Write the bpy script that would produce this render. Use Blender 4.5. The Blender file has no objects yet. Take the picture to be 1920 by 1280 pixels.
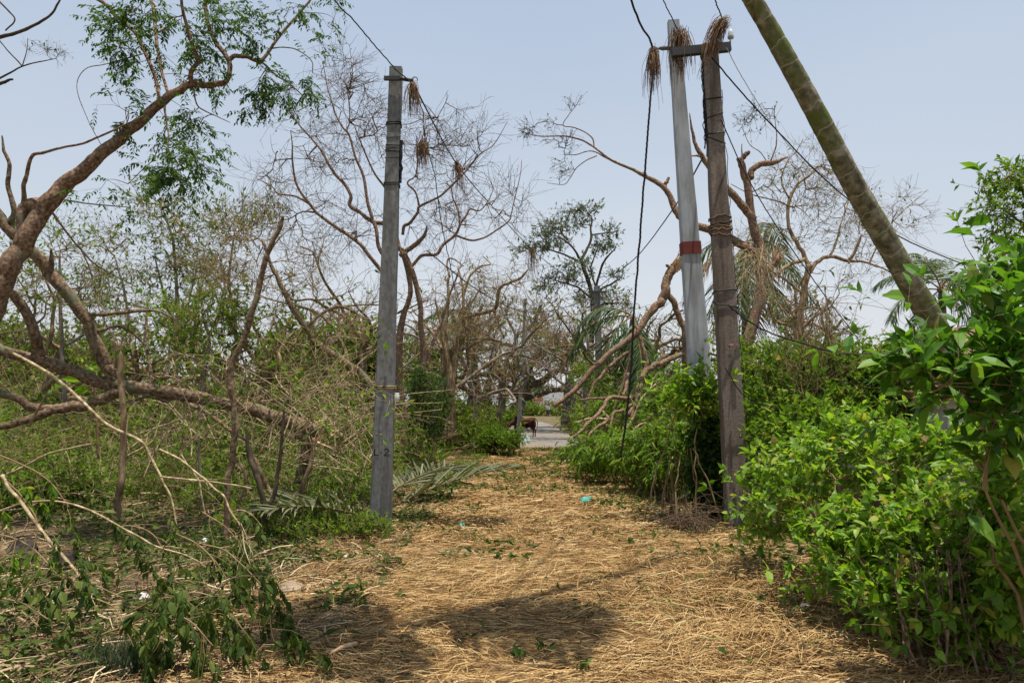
import bpy, math, random
import numpy as np
from mathutils import Vector
rng = np.random.default_rng(11)
random.seed(5)
C = bpy.context.scene.collection
PI = math.pi
# ------------------------------------------------------------------ camera
F, CX, CY, H = 1387.0, 960.0, 640.0, 1.65
PITCH = math.atan(117 / F)
cp, sp = math.cos(PITCH), math.sin(PITCH)
cam = bpy.data.objects.new('camera', bpy.data.cameras.new('camera'))
C.objects.link(cam)
cam.location = (0, 0, H)
cam.rotation_euler = (PI / 2 + PITCH, 0, 0)
cam.data.sensor_width = 36
cam.data.lens = F / 1920 * 36
cam.data.clip_end = 2000
cam.data.clip_start = 0.05
bpy.context.scene.camera = cam

def ray(px, py):
    x = (px - CX) / F; y = (CY - py) / F
    return np.array([x, cp - y * sp, sp + y * cp])
def P(px, py, Y):
    d = ray(px, py)
    return np.array([0, 0, H]) + d * (Y / d[1])
def G(px, py, z=0.0):
    d = ray(px, py)
    return np.array([0, 0, H]) + d * ((z - H) / d[2])

# ------------------------------------------------------------------ mesh kit
def nz(v):
    return v / np.maximum(np.linalg.norm(v, axis=-1, keepdims=True), 1e-9)

class MB:
    def __init__(s):
        s.V = []; s.Q = []; s.T = []; s.n = 0; s.A = []
    def add(s, V, Q=None, T=None, A=None):
        V = np.asarray(V, float).reshape(-1, 3)
        s.V.append(V)
        if Q is not None and len(Q): s.Q.append(np.asarray(Q, np.int64).reshape(-1, 4) + s.n)
        if T is not None and len(T): s.T.append(np.asarray(T, np.int64).reshape(-1, 3) + s.n)
        s.A.append(np.zeros(len(V)) if A is None else np.asarray(A, float))
        s.n += len(V)
        return s
    def mesh(s, name, org=(0, 0, 0), smooth=True, attr=False):
        V = np.concatenate(s.V) - np.asarray(org, float)
        Q = np.concatenate(s.Q) if s.Q else np.zeros((0, 4), np.int64)
        T = np.concatenate(s.T) if s.T else np.zeros((0, 3), np.int64)
        me = bpy.data.meshes.new(name)
        me.vertices.add(len(V)); me.vertices.foreach_set('co', V.ravel().astype(np.float32))
        L = np.concatenate([Q.ravel(), T.ravel()]).astype(np.int32)
        me.loops.add(len(L)); me.loops.foreach_set('vertex_index', L)
        st = np.concatenate([np.arange(len(Q)) * 4, len(Q) * 4 + np.arange(len(T)) * 3]).astype(np.int32)
        me.polygons.add(len(st)); me.polygons.foreach_set('loop_start', st)
        me.polygons.foreach_set('use_smooth', np.full(len(st), smooth, bool))
        if attr:
            a = me.attributes.new('along', 'FLOAT', 'POINT')
            a.data.foreach_set('value', np.concatenate(s.A).astype(np.float32))
        me.update(calc_edges=True); me.validate()
        return me

ORG = {}
def mkobj(name, mb, mat, parent=None, smooth=True, attr=False, org=None):
    """one mesh object; world-space vertices, origin at the parent's base (or given)"""
    if parent is not None: o_ = ORG[parent.name]
    else: o_ = np.array(org if org is not None else (0, 0, 0), float)
    me = mb.mesh(name, o_, smooth, attr) if isinstance(mb, MB) else mb
    o = bpy.data.objects.new(name, me); C.objects.link(o)
    if mat: me.materials.append(mat)
    ORG[o.name] = o_
    if parent is not None: o.parent = parent
    else: o.location = o_
    return o
def tag(o, label, cat, group=None, kind=None):
    if label: o['label'] = label
    if cat: o['category'] = cat
    if group: o['group'] = group
    if kind: o['kind'] = kind
    return o
def thing(name, label, cat, loc, group=None):
    o = bpy.data.objects.new(name, None); C.objects.link(o)
    o.empty_display_size = .2
    o.location = loc; ORG[o.name] = np.array(loc, float)
    return tag(o, label, cat, group)
def copy_thing(root, loc, rz=0, sc=1, label=None, group=None):
    r = root.copy(); C.objects.link(r)
    r.location = loc; r.rotation_euler = (0, 0, rz); r.scale = (sc, sc, sc)
    if label: r['label'] = label
    if group: r['group'] = group
    for ch in root.children:
        c = ch.copy(); C.objects.link(c); c.parent = r
    return r

def box(mb, c, s, rz=0.0, M=None):
    x, y, z = np.array(s) / 2
    V = np.array([[i * x, j * y, k * z] for k in (-1, 1) for j in (-1, 1) for i in (-1, 1)])
    if M is not None: V = V @ np.array(M).T
    ca, sa = math.cos(rz), math.sin(rz)
    V = V @ np.array([[ca, -sa, 0], [sa, ca, 0], [0, 0, 1]]).T + np.array(c)
    mb.add(V, [[0, 2, 3, 1], [4, 5, 7, 6], [0, 1, 5, 4], [2, 6, 7, 3], [0, 4, 6, 2], [1, 3, 7, 5]])
    return mb

def cat_rom(pts, n):
    pts = np.asarray(pts, float)
    if len(pts) == 2: pts = np.array([pts[0], pts.mean(0), pts[1]])
    e = np.vstack([2 * pts[0] - pts[1], pts, 2 * pts[-1] - pts[-2]])
    m = len(pts) - 1
    t = np.linspace(0, m - 1e-6, n); i = t.astype(int); f = (t - i)[:, None]
    a, b, c, d = e[i], e[i + 1], e[i + 2], e[i + 3]
    return .5 * (2 * b + (c - a) * f + (2 * a - 5 * b + 4 * c - d) * f ** 2 + (3 * b - a - 3 * c + d) * f ** 3)

def tubes(mb, Pm, R, sides=4, cap=False, rough=0.0):
    """Pm (M,K,3), R (M,K): M tubes in one go"""
    Pm = np.asarray(Pm, float); R = np.asarray(R, float)
    if Pm.ndim == 2: Pm = Pm[None]; R = R[None]
    M, K, _ = Pm.shape
    if M == 0: return mb
    t = np.empty_like(Pm)
    t[:, 1:-1] = Pm[:, 2:] - Pm[:, :-2]; t[:, 0] = Pm[:, 1] - Pm[:, 0]; t[:, -1] = Pm[:, -1] - Pm[:, -2]
    t = nz(t)
    n = np.empty_like(Pm)
    r0 = np.where(np.abs(t[:, 0, 2:3]) > .8, np.array([[1., 0, 0]]), np.array([[0, 0, 1.]]))
    n[:, 0] = nz(np.cross(t[:, 0], r0))
    for k in range(1, K):
        v = n[:, k - 1] - t[:, k] * np.sum(n[:, k - 1] * t[:, k], -1, keepdims=True)
        n[:, k] = nz(v)
    b = np.cross(t, n)
    a = np.arange(sides) / sides * 2 * PI
    rr = R[:, :, None] * np.ones(sides)
    if rough: rr = rr * (1 + rng.normal(0, rough, rr.shape))
    V = Pm[:, :, None] + rr[..., None] * (np.cos(a)[None, None, :, None] * n[:, :, None] + np.sin(a)[None, None, :, None] * b[:, :, None])
    base = (np.arange(M) * K * sides)[:, None, None]
    k = np.arange(K - 1)[None, :, None] * sides; s_ = np.arange(sides)[None, None, :]; s2 = (s_ + 1) % sides
    Q = np.stack([base + k + s_, base + k + s2, base + k + sides + s2, base + k + sides + s_], -1).reshape(-1, 4)
    al = np.concatenate([np.zeros((M, 1)), np.cumsum(np.linalg.norm(np.diff(Pm, axis=1), axis=-1), 1)], 1)
    A = np.repeat(al[:, :, None], sides, 2).ravel()
    V = V.reshape(-1, 3)
    if cap:
        VC = np.concatenate([Pm[:, 0], Pm[:, -1]]); o = len(V)
        T = []
        for m in range(M):
            for j in range(sides):
                j2 = (j + 1) % sides
                T.append([o + m, m * K * sides + j2, m * K * sides + j])
                q = m * K * sides + (K - 1) * sides
                T.append([o + M + m, q + j, q + j2])
        mb.add(np.concatenate([V, VC]), Q, T, np.concatenate([A, np.zeros(2 * M)]))
    else: mb.add(V, Q, None, A)
    return mb

def spawn(Pm, R, n, length, ang=(30, 70), t=(.25, 1.), up=0., droop=0., wig=.15, K=6, ratio=.6, rmax=1., rmin=.0015, tip=.35, ltaper=0.0):
    """children branches off the parents"""
    M, K0, _ = Pm.shape
    cnt = rng.poisson(n, M) if np.isscalar(n) else rng.poisson(n)
    idx = np.repeat(np.arange(M), cnt)
    N = len(idx)
    if N == 0: return np.zeros((0, K, 3)), np.zeros((0, K))
    u = rng.uniform(t[0], t[1], N); tt = u * (K0 - 1)
    i = np.minimum(tt.astype(int), K0 - 2); f = (tt - i)[:, None]
    p = Pm[idx, i] * (1 - f) + Pm[idx, i + 1] * f
    tn = nz(Pm[idx, i + 1] - Pm[idx, i])
    r = R[idx, i] * (1 - f[:, 0]) + R[idx, i + 1] * f[:, 0]
    q = nz(np.cross(tn, rng.normal(size=(N, 3))))
    a = np.radians(rng.uniform(ang[0], ang[1], N))[:, None]
    d = nz(np.cos(a) * tn + np.sin(a) * q + np.array([0, 0, up]))
    L = length * rng.uniform(.5, 1.25, N) * (1 - ltaper * u)
    out = np.empty((N, K, 3)); out[:, 0] = p
    st = (L / (K - 1))[:, None]
    for k in range(1, K):
        out[:, k] = out[:, k - 1] + d * st
        d = nz(d + rng.normal(0, wig, (N, 3)) + np.array([0, 0, -droop]))
    rr = np.clip(r * ratio, rmin, rmax)[:, None] * np.linspace(1, tip, K)
    return out, np.maximum(rr, rmin * .6)

def limb3(pts3, rad, n=None, wig=0.0):
    pts3 = np.asarray(pts3, float); rad = np.asarray(rad, float)
    if n is None: n = max(6, 3 * len(pts3))
    p = cat_rom(pts3, n)
    r = np.interp(np.linspace(0, len(rad) - 1, n), np.arange(len(rad)), rad)
    if wig: p[1:-1] += rng.normal(0, wig, (n - 2, 3))
    return p, r

class Limbs:
    """limbs traced as (px,py,width px); a limb starting near an earlier one takes up its depth"""
    def __init__(s, D): s.D = D; s.px = []; s.Y = []; s.L = []
    def add(s, pts, dY=0.0, D=None, n=None):
        q = np.array([p[:2] for p in pts], float)
        Y0 = D if D is not None else s.D
        if D is None and s.px:
            A = np.concatenate(s.px); B = np.concatenate(s.Y)
            d = np.hypot(*(A - q[0]).T); j = d.argmin()
            if d[j] < 45: Y0 = B[j]
        seg = np.concatenate([[0], np.cumsum(np.hypot(*np.diff(q, axis=0).T))]); u = seg / seg[-1]
        Y = Y0 + dY * u
        w = []
        last = pts[0][2]
        for p in pts:
            if len(p) > 2: last = p[2]
            w.append(last)
        p3 = [P(a, b, y) for (a, b), y in zip(q, Y)]
        r = [max(.002, .9 * ww * y / F / 2) for ww, y in zip(w, Y)]
        nn = n or max(10, 6 * len(pts))
        pp, rr = limb3(p3, r, nn)
        rr = rr * (1 + np.interp(np.linspace(0, 1, nn), np.linspace(0, 1, nn // 2 + 2), rng.normal(0, .03, nn // 2 + 2)))
        jl = np.stack([np.interp(np.linspace(0, 1, nn), np.linspace(0, 1, nn // 3 + 2), rng.normal(0, 1, nn // 3 + 2)) for _ in range(3)], 1) * np.minimum(rr * .2, .015)[:, None]
        jl[0] = 0; pp = pp + jl
        k = np.linspace(0, len(q) - 1, nn)
        s.px.append(np.stack([np.interp(k, np.arange(len(q)), q[:, 0]), np.interp(k, np.arange(len(q)), q[:, 1])], 1))
        s.Y.append(np.interp(k, np.arange(len(q)), Y))
        s.L.append((pp, rr))
        return s
    def mb(s, sides=9, rough=.04):
        m = MB()
        for p, r in s.L: tubes(m, p, r, sides, cap=True, rough=rough)
        return m
    def stack(s, K=12, sel=None):
        Ps, Rs = [], []
        for j, (p, r) in enumerate(s.L):
            if sel is not None and j not in sel: continue
            k = np.linspace(0, len(p) - 1, K)
            Ps.append(np.stack([np.interp(k, np.arange(len(p)), p[:, c]) for c in range(3)], 1))
            Rs.append(np.interp(k, np.arange(len(r)), r))
        return np.array(Ps), np.array(Rs)
    def nodes(s, zmin=-9, rmax=9):
        P_ = np.concatenate([p for p, r in s.L]); R_ = np.concatenate([r for p, r in s.L])
        return P_[(P_[:, 2] > zmin) & (R_ < rmax)]

def ell(envs, n):
    """targets inside ellipsoids given as (px,py,rx px,ry px,Y,rY m[,weight])"""
    w = np.array([(e[6] if len(e) > 6 else 1.) * e[2] * e[3] for e in envs]); w /= w.sum()
    out = []
    for e, k in zip(envs, rng.multinomial(n, w)):
        v = nz(rng.normal(size=(k, 3))) * rng.uniform(0, 1, (k, 1)) ** (1 / 2.4)
        for a in v:
            out.append(P(e[0] + a[0] * e[2], e[1] + a[1] * e[3], e[4] + a[2] * e[5]))
    return np.array(out)

def fill(nodes, targets, K=6, bend=.15, sag=0.0, r_tip=.0025, power=.45, rcap=.05, far=1.0):
    """grow branches that reach every target from the nearest wood"""
    nodes = np.asarray(nodes, float)
    d0 = np.array([np.min(np.linalg.norm(nodes - t, axis=1)) for t in targets])
    T = targets[np.argsort(d0)]
    N = len(T); cap = len(nodes) + N * (K - 1)
    A = np.empty((cap, 3)); A[:len(nodes)] = nodes; own = np.full(cap, -1); n = len(nodes)
    B = np.empty((N, K, 3)); par = np.full(N, -1)
    for i, t in enumerate(T):
        j = np.argmin(((A[:n] - t) ** 2).sum(1)); p0 = A[j]; par[i] = own[j]
        L = np.linalg.norm(t - p0)
        m = (p0 + t) / 2 + rng.normal(0, bend * L, 3) + np.array([0, 0, sag * L])
        u = np.linspace(0, 1, K)[:, None]
        B[i] = (1 - u) ** 2 * p0 + 2 * u * (1 - u) * m + u * u * t
        A[n:n + K - 1] = B[i, 1:]; own[n:n + K - 1] = i; n += K - 1
    cnt = np.ones(N)
    for i in range(N - 1, -1, -1):
        if par[i] >= 0: cnt[par[i]] += cnt[i]
    r0 = np.minimum(r_tip * cnt ** (power + .06), rcap)
    R = r0[:, None] + (np.maximum(r_tip * .6, r0 * .35) - r0)[:, None] * np.linspace(0, 1, K)
    return B, R

def on_branch(Pm, n, t=(.3, 1.), ang=(35, 75), up=0.0, down=0.0):
    M, K0, _ = Pm.shape
    idx = np.repeat(np.arange(M), rng.poisson(n, M)); N = len(idx)
    tt = rng.uniform(t[0], t[1], N) * (K0 - 1); i = np.minimum(tt.astype(int), K0 - 2); f = (tt - i)[:, None]
    p = Pm[idx, i] * (1 - f) + Pm[idx, i + 1] * f
    tn = nz(Pm[idx, i + 1] - Pm[idx, i])
    q = nz(np.cross(tn, rng.normal(size=(N, 3))))
    a = np.radians(rng.uniform(ang[0], ang[1], N))[:, None]
    return p, nz(np.cos(a) * tn + np.sin(a) * q + np.array([0, 0, up - down]))

def leaves(mb, p, d, L, wr=.4, kind=0, fold=.25, droop=.15, tilt=.6, var=.35):
    """leaf blades at p pointing along d; kind 0: folded rhomb, 1: broad blade, 2: strap"""
    N = len(p)
    if N == 0: return mb
    up = nz(np.array([0, 0, 1.]) + rng.normal(0, tilt, (N, 3)))
    s = nz(np.cross(d, up)); n = np.cross(s, d)
    l = (L * np.clip(rng.normal(1, var, N), .3, 1.9))[:, None]; w = l * wr / 2 * rng.uniform(.8, 1.2, (N, 1))
    dr = droop * l
    if kind == 0:
        V = np.stack([p, p + d * l * .45 + s * w + n * w * fold, p + d * l - n * dr, p + d * l * .45 - s * w + n * w * fold], 1)
        b = np.arange(N)[:, None] * 4
        T = np.concatenate([b + np.array([[0, 1, 2]]), b + np.array([[0, 2, 3]])])
        mb.add(V.reshape(-1, 3), None, T)
    elif kind == 1:
        r1 = p + d * l * .3 + n * dr * .1; r2 = p + d * l * .65 - n * dr * .25; tp = p + d * l - n * dr
        e = w * .85
        V = np.stack([p, r1, r2, tp, r1 + s * w + n * w * fold, r1 - s * w + n * w * fold, r2 + s * e + n * e * fold, r2 - s * e + n * e * fold], 1)
        b = np.arange(N)[:, None] * 8
        T = np.concatenate([b + np.array([[x]]).reshape(1, 3) for x in ([0, 4, 1], [0, 1, 5], [2, 6, 3], [2, 3, 7])])
        Q = np.concatenate([b + np.array([x]) for x in ([1, 4, 6, 2], [1, 2, 7, 5])])
        mb.add(V.reshape(-1, 3), Q, T)
    else:
        r1 = p + d * l * .35 + n * dr * .15; r2 = p + d * l * .7 - n * dr * .3; tp = p + d * l - n * dr
        V = np.stack([p - s * w * .5, p + s * w * .5, r1 - s * w, r1 + s * w, r2 - s * w * .8, r2 + s * w * .8, tp], 1)
        b = np.arange(N)[:, None] * 7
        mb.add(V.reshape(-1, 3), np.concatenate([b + np.array([[0, 1, 3, 2]]), b + np.array([[2, 3, 5, 4]])]), b + np.array([[4, 5, 6]]))
    return mb

def pinnate(mbl, mbs, p, d, L, pairs, ll, wr=.36, droop=.1, hang=.35, kind=0):
    """compound leaves: a rachis with leaflets in pairs"""
    N = len(p); K = 6
    if N == 0: return
    out = np.empty((N, K, 3)); out[:, 0] = p; st = (L * rng.uniform(.7, 1.25, N) / (K - 1))[:, None]
    dd = d.copy()
    for k in range(1, K):
        out[:, k] = out[:, k - 1] + dd * st; dd = nz(dd + np.array([0, 0, -droop]) + rng.normal(0, .05, (N, 3)))
    if mbs is not None: tubes(mbs, out, np.full((N, K), .0016) * np.linspace(1, .5, K), 3)
    for j in range(pairs):
        u = .2 + .8 * j / max(1, pairs - 1); t = u * (K - 1); i = min(int(t), K - 2); f = t - i
        q = out[:, i] * (1 - f) + out[:, i + 1] * f; tn = nz(out[:, i + 1] - out[:, i])
        sd = nz(np.cross(tn, np.array([0, 0, 1.]) + rng.normal(0, .3, (N, 3))))
        for sgn in (-1, 1):
            dl = nz(sd * sgn + tn * .55 + np.array([0, 0, -hang]) + rng.normal(0, .12, (N, 3)))
            leaves(mbl, q, dl, ll * (1 - .3 * abs(u - .45)), wr, kind, tilt=.4)

# ------------------------------------------------------------------ materials
def newmat(name):
    m = bpy.data.materials.new(name); m.use_nodes = True
    nt = m.node_tree; nt.nodes.clear()
    out = nt.nodes.new('ShaderNodeOutputMaterial')
    return m, nt, out
def nd(nt, t, **kw):
    n = nt.nodes.new('ShaderNode' + t)
    for k, v in kw.items(): setattr(n, k, v)
    return n
def ramp(nt, fac, stops):
    r = nd(nt, 'ValToRGB'); cr = r.color_ramp
    cr.elements[0].position = stops[0][0]; cr.elements[0].color = (*stops[0][1], 1)
    cr.elements[1].position = stops[-1][0]; cr.elements[1].color = (*stops[-1][1], 1)
    for p_, c_ in stops[1:-1]:
        e = cr.elements.new(p_); e.color = (*c_, 1)
    nt.links.new(fac, r.inputs['Fac'])
    return r.outputs['Color']
def noise(nt, scale, detail=6, rough=.6, stretch=None, coord='Object'):
    tc = nd(nt, 'TexCoord'); mp = nd(nt, 'Mapping'); n = nd(nt, 'TexNoise')
    nt.links.new(tc.outputs[coord], mp.inputs['Vector']); nt.links.new(mp.outputs['Vector'], n.inputs['Vector'])
    if stretch: mp.inputs['Scale'].default_value = stretch
    n.inputs['Scale'].default_value = scale; n.inputs['Detail'].default_value = detail; n.inputs['Roughness'].default_value = rough
    return n.outputs['Fac']
def surf(name, stops, scale=8, rough=.85, bump=.3, stretch=None, bscale=None, dist=.01, spec=.1, second=None, ss=None):
    m, nt, out = newmat(name)
    b = nd(nt, 'BsdfPrincipled'); nt.links.new(b.outputs[0], out.inputs[0])
    f = noise(nt, scale, stretch=stretch)
    c = ramp(nt, f, stops)
    if second:
        f2 = noise(nt, second[0], 5, .6, ss)
        mx = nd(nt, 'Mix', data_type='RGBA', blend_type='MIX')
        r2 = ramp(nt, f2, [(second[2], (0, 0, 0)), (second[3], (1, 1, 1))])
        nt.links.new(r2, mx.inputs['Factor']); nt.links.new(c, mx.inputs['A']); mx.inputs['B'].default_value = (*second[1], 1)
        c = mx.outputs['Result']
    nt.links.new(c, b.inputs['Base Color'])
    b.inputs['Roughness'].default_value = rough; b.inputs['Specular IOR Level'].default_value = spec
    if bump:
        f3 = noise(nt, bscale or scale * 3, 8, .7, stretch)
        bp = nd(nt, 'Bump'); bp.inputs['Strength'].default_value = bump; bp.inputs['Distance'].default_value = dist
        nt.links.new(f3, bp.inputs['Height']); nt.links.new(bp.outputs[0], b.inputs['Normal'])
    return m
def leafmat(name, stops, rough=.58, trans=.35, spec=.14, tcol=None):
    m, nt, out = newmat(name)
    g = nd(nt, 'NewGeometry')
    c = ramp(nt, g.outputs['Random Per Island'], stops)
    b = nd(nt, 'BsdfPrincipled'); nt.links.new(c, b.inputs['Base Color'])
    b.inputs['Roughness'].default_value = rough; b.inputs['Specular IOR Level'].default_value = spec
    t = nd(nt, 'BsdfTranslucent')
    mul = nd(nt, 'Mix', data_type='RGBA', blend_type='MULTIPLY'); mul.inputs['Factor'].default_value = 1
    nt.links.new(c, mul.inputs['A']); mul.inputs['B'].default_value = (*(tcol or (1.5, 1.5, .7)), 1)
    nt.links.new(mul.outputs['Result'], t.inputs['Color'])
    mx = nd(nt, 'MixShader'); mx.inputs[0].default_value = trans
    nt.links.new(b.outputs[0], mx.inputs[1]); nt.links.new(t.outputs[0], mx.inputs[2]); nt.links.new(mx.outputs[0], out.inputs[0])
    return m
def plain(name, col, rough=.6, spec=.3, metal=0):
    m, nt, out = newmat(name); b = nd(nt, 'BsdfPrincipled'); nt.links.new(b.outputs[0], out.inputs[0])
    f = noise(nt, 14); k = np.array(col)
    c = ramp(nt, f, [(.3, tuple(k * .75)), (.7, tuple(np.minimum(k * 1.15, 1)))])
    nt.links.new(c, b.inputs['Base Color'])
    b.inputs['Roughness'].default_value = rough; b.inputs['Specular IOR Level'].default_value = spec; b.inputs['Metallic'].default_value = metal
    return m
def strawmat(name, stops):
    m, nt, out = newmat(name); g = nd(nt, 'NewGeometry')
    c = ramp(nt, g.outputs['Random Per Island'], stops)
    b = nd(nt, 'BsdfPrincipled'); nt.links.new(c, b.inputs['Base Color'])
    b.inputs['Roughness'].default_value = .7; b.inputs['Specular IOR Level'].default_value = .12
    nt.links.new(b.outputs[0], out.inputs[0]); return m

ST = (1, 1, .25)
M = {}
M['bark_red'] = surf('bark_red_brown', [(.32, (.075, .04, .025)), (.5, (.2, .12, .075)), (.68, (.4, .285, .19))], 24, .85, .9, None, 55, .02, second=(3.5, (.16, .15, .10), .56, .7))
M['bark_brown'] = surf('bark_brown', [(.32, (.06, .038, .024)), (.5, (.165, .108, .066)), (.68, (.36, .26, .17))], 24, .88, .9, None, 55, .02, second=(3, (.15, .16, .09), .54, .68))
M['bark_tan'] = surf('bark_tan', [(.32, (.09, .056, .03)), (.5, (.25, .17, .095)), (.68, (.46, .34, .21))], 13, .85, .9, ST, 40, .015)
M['bark_dark'] = surf('bark_dark', [(.3, (.04, .03, .022)), (.55, (.09, .065, .045)), (.75, (.16, .12, .085))], 6, .9, .6, ST, 25, .02)
M['bark_grey'] = surf('bark_grey', [(.3, (.10, .085, .07)), (.55, (.2, .17, .14)), (.75, (.32, .28, .23))], 6, .9, .6, ST, 25, .03, second=(1.2, (.16, .085, .06), .5, .68))
M['twig_pale'] = surf('twig_pale', [(.34, (.15, .10, .05)), (.5, (.33, .245, .135)), (.66, (.55, .45, .28))], 16, .8, .6)
M['twig_brown'] = surf('twig_brown', [(.3, (.07, .046, .03)), (.7, (.19, .13, .085))], 9, .85, .3)
M['twig_tan'] = surf('twig_tan', [(.3, (.13, .085, .042)), (.7, (.30, .21, .11))], 9, .85, .3)
M['twig_dark'] = surf('twig_dark', [(.3, (.05, .038, .028)), (.7, (.13, .095, .07))], 9, .85, .3)
M['raw_wood'] = surf('splintered_wood', [(.3, (.42, .25, .12)), (.7, (.72, .52, .32))], 20, .8, .4)
M['leaf_light'] = leafmat('leaf_light', [(0, (.07, .15, .011)), (.4, (.135, .26, .018)), (.75, (.22, .36, .03)), (.93, (.28, .40, .05)), (.97, (.36, .33, .05)), (1, (.22, .14, .05))], trans=.45, spec=.3, rough=.45)
M['leaf_big'] = leafmat('leaf_big', [(0, (.035, .10, .01)), (.5, (.08, .19, .015)), (.9, (.14, .27, .026)), (.97, (.2, .31, .05)), (1, (.3, .27, .06))], rough=.45, spec=.28, trans=.42)
M['leaf_mid'] = leafmat('leaf_mid', [(0, (.042, .09, .009)), (.5, (.098, .185, .015)), (.85, (.17, .275, .025)), (.96, (.25, .3, .045)), (1, (.28, .21, .08))], trans=.42)
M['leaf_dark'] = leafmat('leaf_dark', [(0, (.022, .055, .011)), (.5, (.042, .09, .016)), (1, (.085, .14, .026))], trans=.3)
M['leaf_neem'] = leafmat('leaf_neem', [(0, (.025, .06, .012)), (.5, (.05, .11, .018)), (.9, (.09, .17, .03)), (1, (.16, .22, .05))], trans=.33)
M['frond_dull'] = leafmat('frond_dull', [(0, (.07, .075, .035)), (.5, (.125, .135, .07)), (1, (.2, .2, .12))], trans=.15)
M['leaf_wilt'] = leafmat('leaf_wilted', [(0, (.028, .052, .01)), (.5, (.055, .095, .016)), (1, (.12, .145, .03))], trans=.28)
M['leaf_olive'] = leafmat('leaf_olive', [(0, (.05, .085, .012)), (.5, (.105, .165, .02)), (.85, (.18, .225, .035)), (1, (.27, .22, .07))], trans=.35)
M['leaf_grey'] = leafmat('leaf_greygreen', [(0, (.055, .08, .04)), (.5, (.095, .13, .065)), (1, (.16, .19, .10))], trans=.25)
M['leaf_brown'] = leafmat('leaf_brown', [(0, (.1, .06, .03)), (.5, (.2, .13, .06)), (1, (.33, .24, .12))], trans=.2, tcol=(1.2, 1.1, .8))
M['palm_leaf'] = leafmat('palm_leaflet', [(0, (.03, .06, .02)), (.5, (.055, .10, .03)), (1, (.12, .15, .05))], rough=.4, trans=.25)
M['fibre'] = strawmat('palm_fibre', [(0, (.06, .035, .02)), (.5, (.17, .095, .05)), (1, (.36, .23, .13))])
M['straw'] = strawmat('straw', [(0, (.088, .047, .018)), (.25, (.225, .127, .047)), (.55, (.37, .225, .088)), (.85, (.47, .31, .135)), (.96, (.64, .48, .26)), (1, (.2, .23, .055))])
M['litter'] = strawmat('twig_litter', [(0, (.05, .03, .018)), (.4, (.14, .088, .045)), (.8, (.33, .235, .12)), (1, (.56, .45, .28))])
M['black'] = plain('black_cable', (.012, .012, .013), .5)
M['iron'] = plain('dark_iron', (.035, .033, .032), .6, .4)
M['porcelain'] = plain('porcelain', (.5, .52, .5), .25, .5)
M['white_cable'] = plain('pale_cable', (.6, .6, .58), .5)

# ------------------------------------------------------------------ sun, sky
SUN = nz(np.array([.09, -.10, 1.0]))
el = math.asin(SUN[2]); az = math.atan2(SUN[0], SUN[1])
w = bpy.data.worlds.new('World'); bpy.context.scene.world = w; w.use_nodes = True
nt = w.node_tree; nt.nodes.clear()
wo = nd(nt, 'OutputWorld'); bg = nd(nt, 'Background'); sky = nd(nt, 'TexSky')
sky.sky_type = 'NISHITA'; sky.sun_disc = False
sky.sun_elevation = el; sky.sun_rotation = az
sky.air_density = 1.3; sky.dust_density = 2.0; sky.ozone_density = 1.5; sky.altitude = 0
bg.inputs['Strength'].default_value = .1
tcw = nd(nt, 'TexCoord'); sx_ = nd(nt, 'SeparateXYZ'); nt.links.new(tcw.outputs['Generated'], sx_.inputs[0])
hz_ = ramp(nt, sx_.outputs['Z'], [(0, (5.5, 5.6, 5.8)), (.12, (5.1, 5.35, 5.75)), (.3, (4.3, 4.8, 5.5)), (.55, (3.45, 4.15, 5.25)), (1, (2.7, 3.4, 4.9))])
nzw = noise(nt, 1.3, 4, .5, (1, 1, 2.6), 'Generated'); cw_ = ramp(nt, nzw, [(.25, (.93, .945, .965)), (.75, (1.06, 1.05, 1.035))])
mlw = nd(nt, 'Mix', data_type='RGBA', blend_type='MULTIPLY'); mlw.inputs['Factor'].default_value = 1; nt.links.new(hz_, mlw.inputs['A']); nt.links.new(cw_, mlw.inputs['B']); hz_ = mlw.outputs['Result']
mxw = nd(nt, 'Mix', data_type='RGBA'); mxw.inputs['Factor'].default_value = .85
nt.links.new(sky.outputs[0], mxw.inputs['A']); nt.links.new(hz_, mxw.inputs['B'])
nt.links.new(mxw.outputs['Result'], bg.inputs['Color']); nt.links.new(bg.outputs[0], wo.inputs['Surface'])
sl = bpy.data.lights.new('sun', 'SUN'); sl.energy = 4.8; sl.angle = math.radians(.55); sl.color = (1, .95, .86)
so = bpy.data.objects.new('sun', sl); C.objects.link(so)
so.rotation_euler = Vector(SUN).to_track_quat('Z', 'Y').to_euler()
so.location = (0, 0, 30)
vs = bpy.context.scene.view_settings
vs.view_transform = 'Standard'; vs.look = 'None'; vs.exposure = .5; vs.gamma = 1

#==SETTING==
# ------------------------------------------------------------------ ground, path, road
def vnoise(x, y, s, seed=0):
    """smooth value noise"""
    r = np.random.default_rng(100 + seed).uniform(-1, 1, (64, 64))
    X = np.asarray(x) * s + 1000; Y = np.asarray(y) * s + 1000
    i = np.floor(X).astype(int); j = np.floor(Y).astype(int); f = X - i; g = Y - j
    f = f * f * (3 - 2 * f); g = g * g * (3 - 2 * g)
    a = r[i % 64, j % 64]; b = r[(i + 1) % 64, j % 64]; c = r[i % 64, (j + 1) % 64]; d = r[(i + 1) % 64, (j + 1) % 64]
    return (a * (1 - f) + b * f) * (1 - g) + (c * (1 - f) + d * f) * g
def path_l(y): return np.interp(y, [3, 5, 6.5, 9.8, 14, 18.6, 28], [-2.7, -1.75, -1.7, -1.72, -1.6, -1.75, -1.3])
def path_r(y): return np.interp(y, [3, 5, 7, 9.8, 14, 18.6, 28], [3.2, 2.9, 3.0, 2.9, 2.8, 2.55, 2.2])
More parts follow.
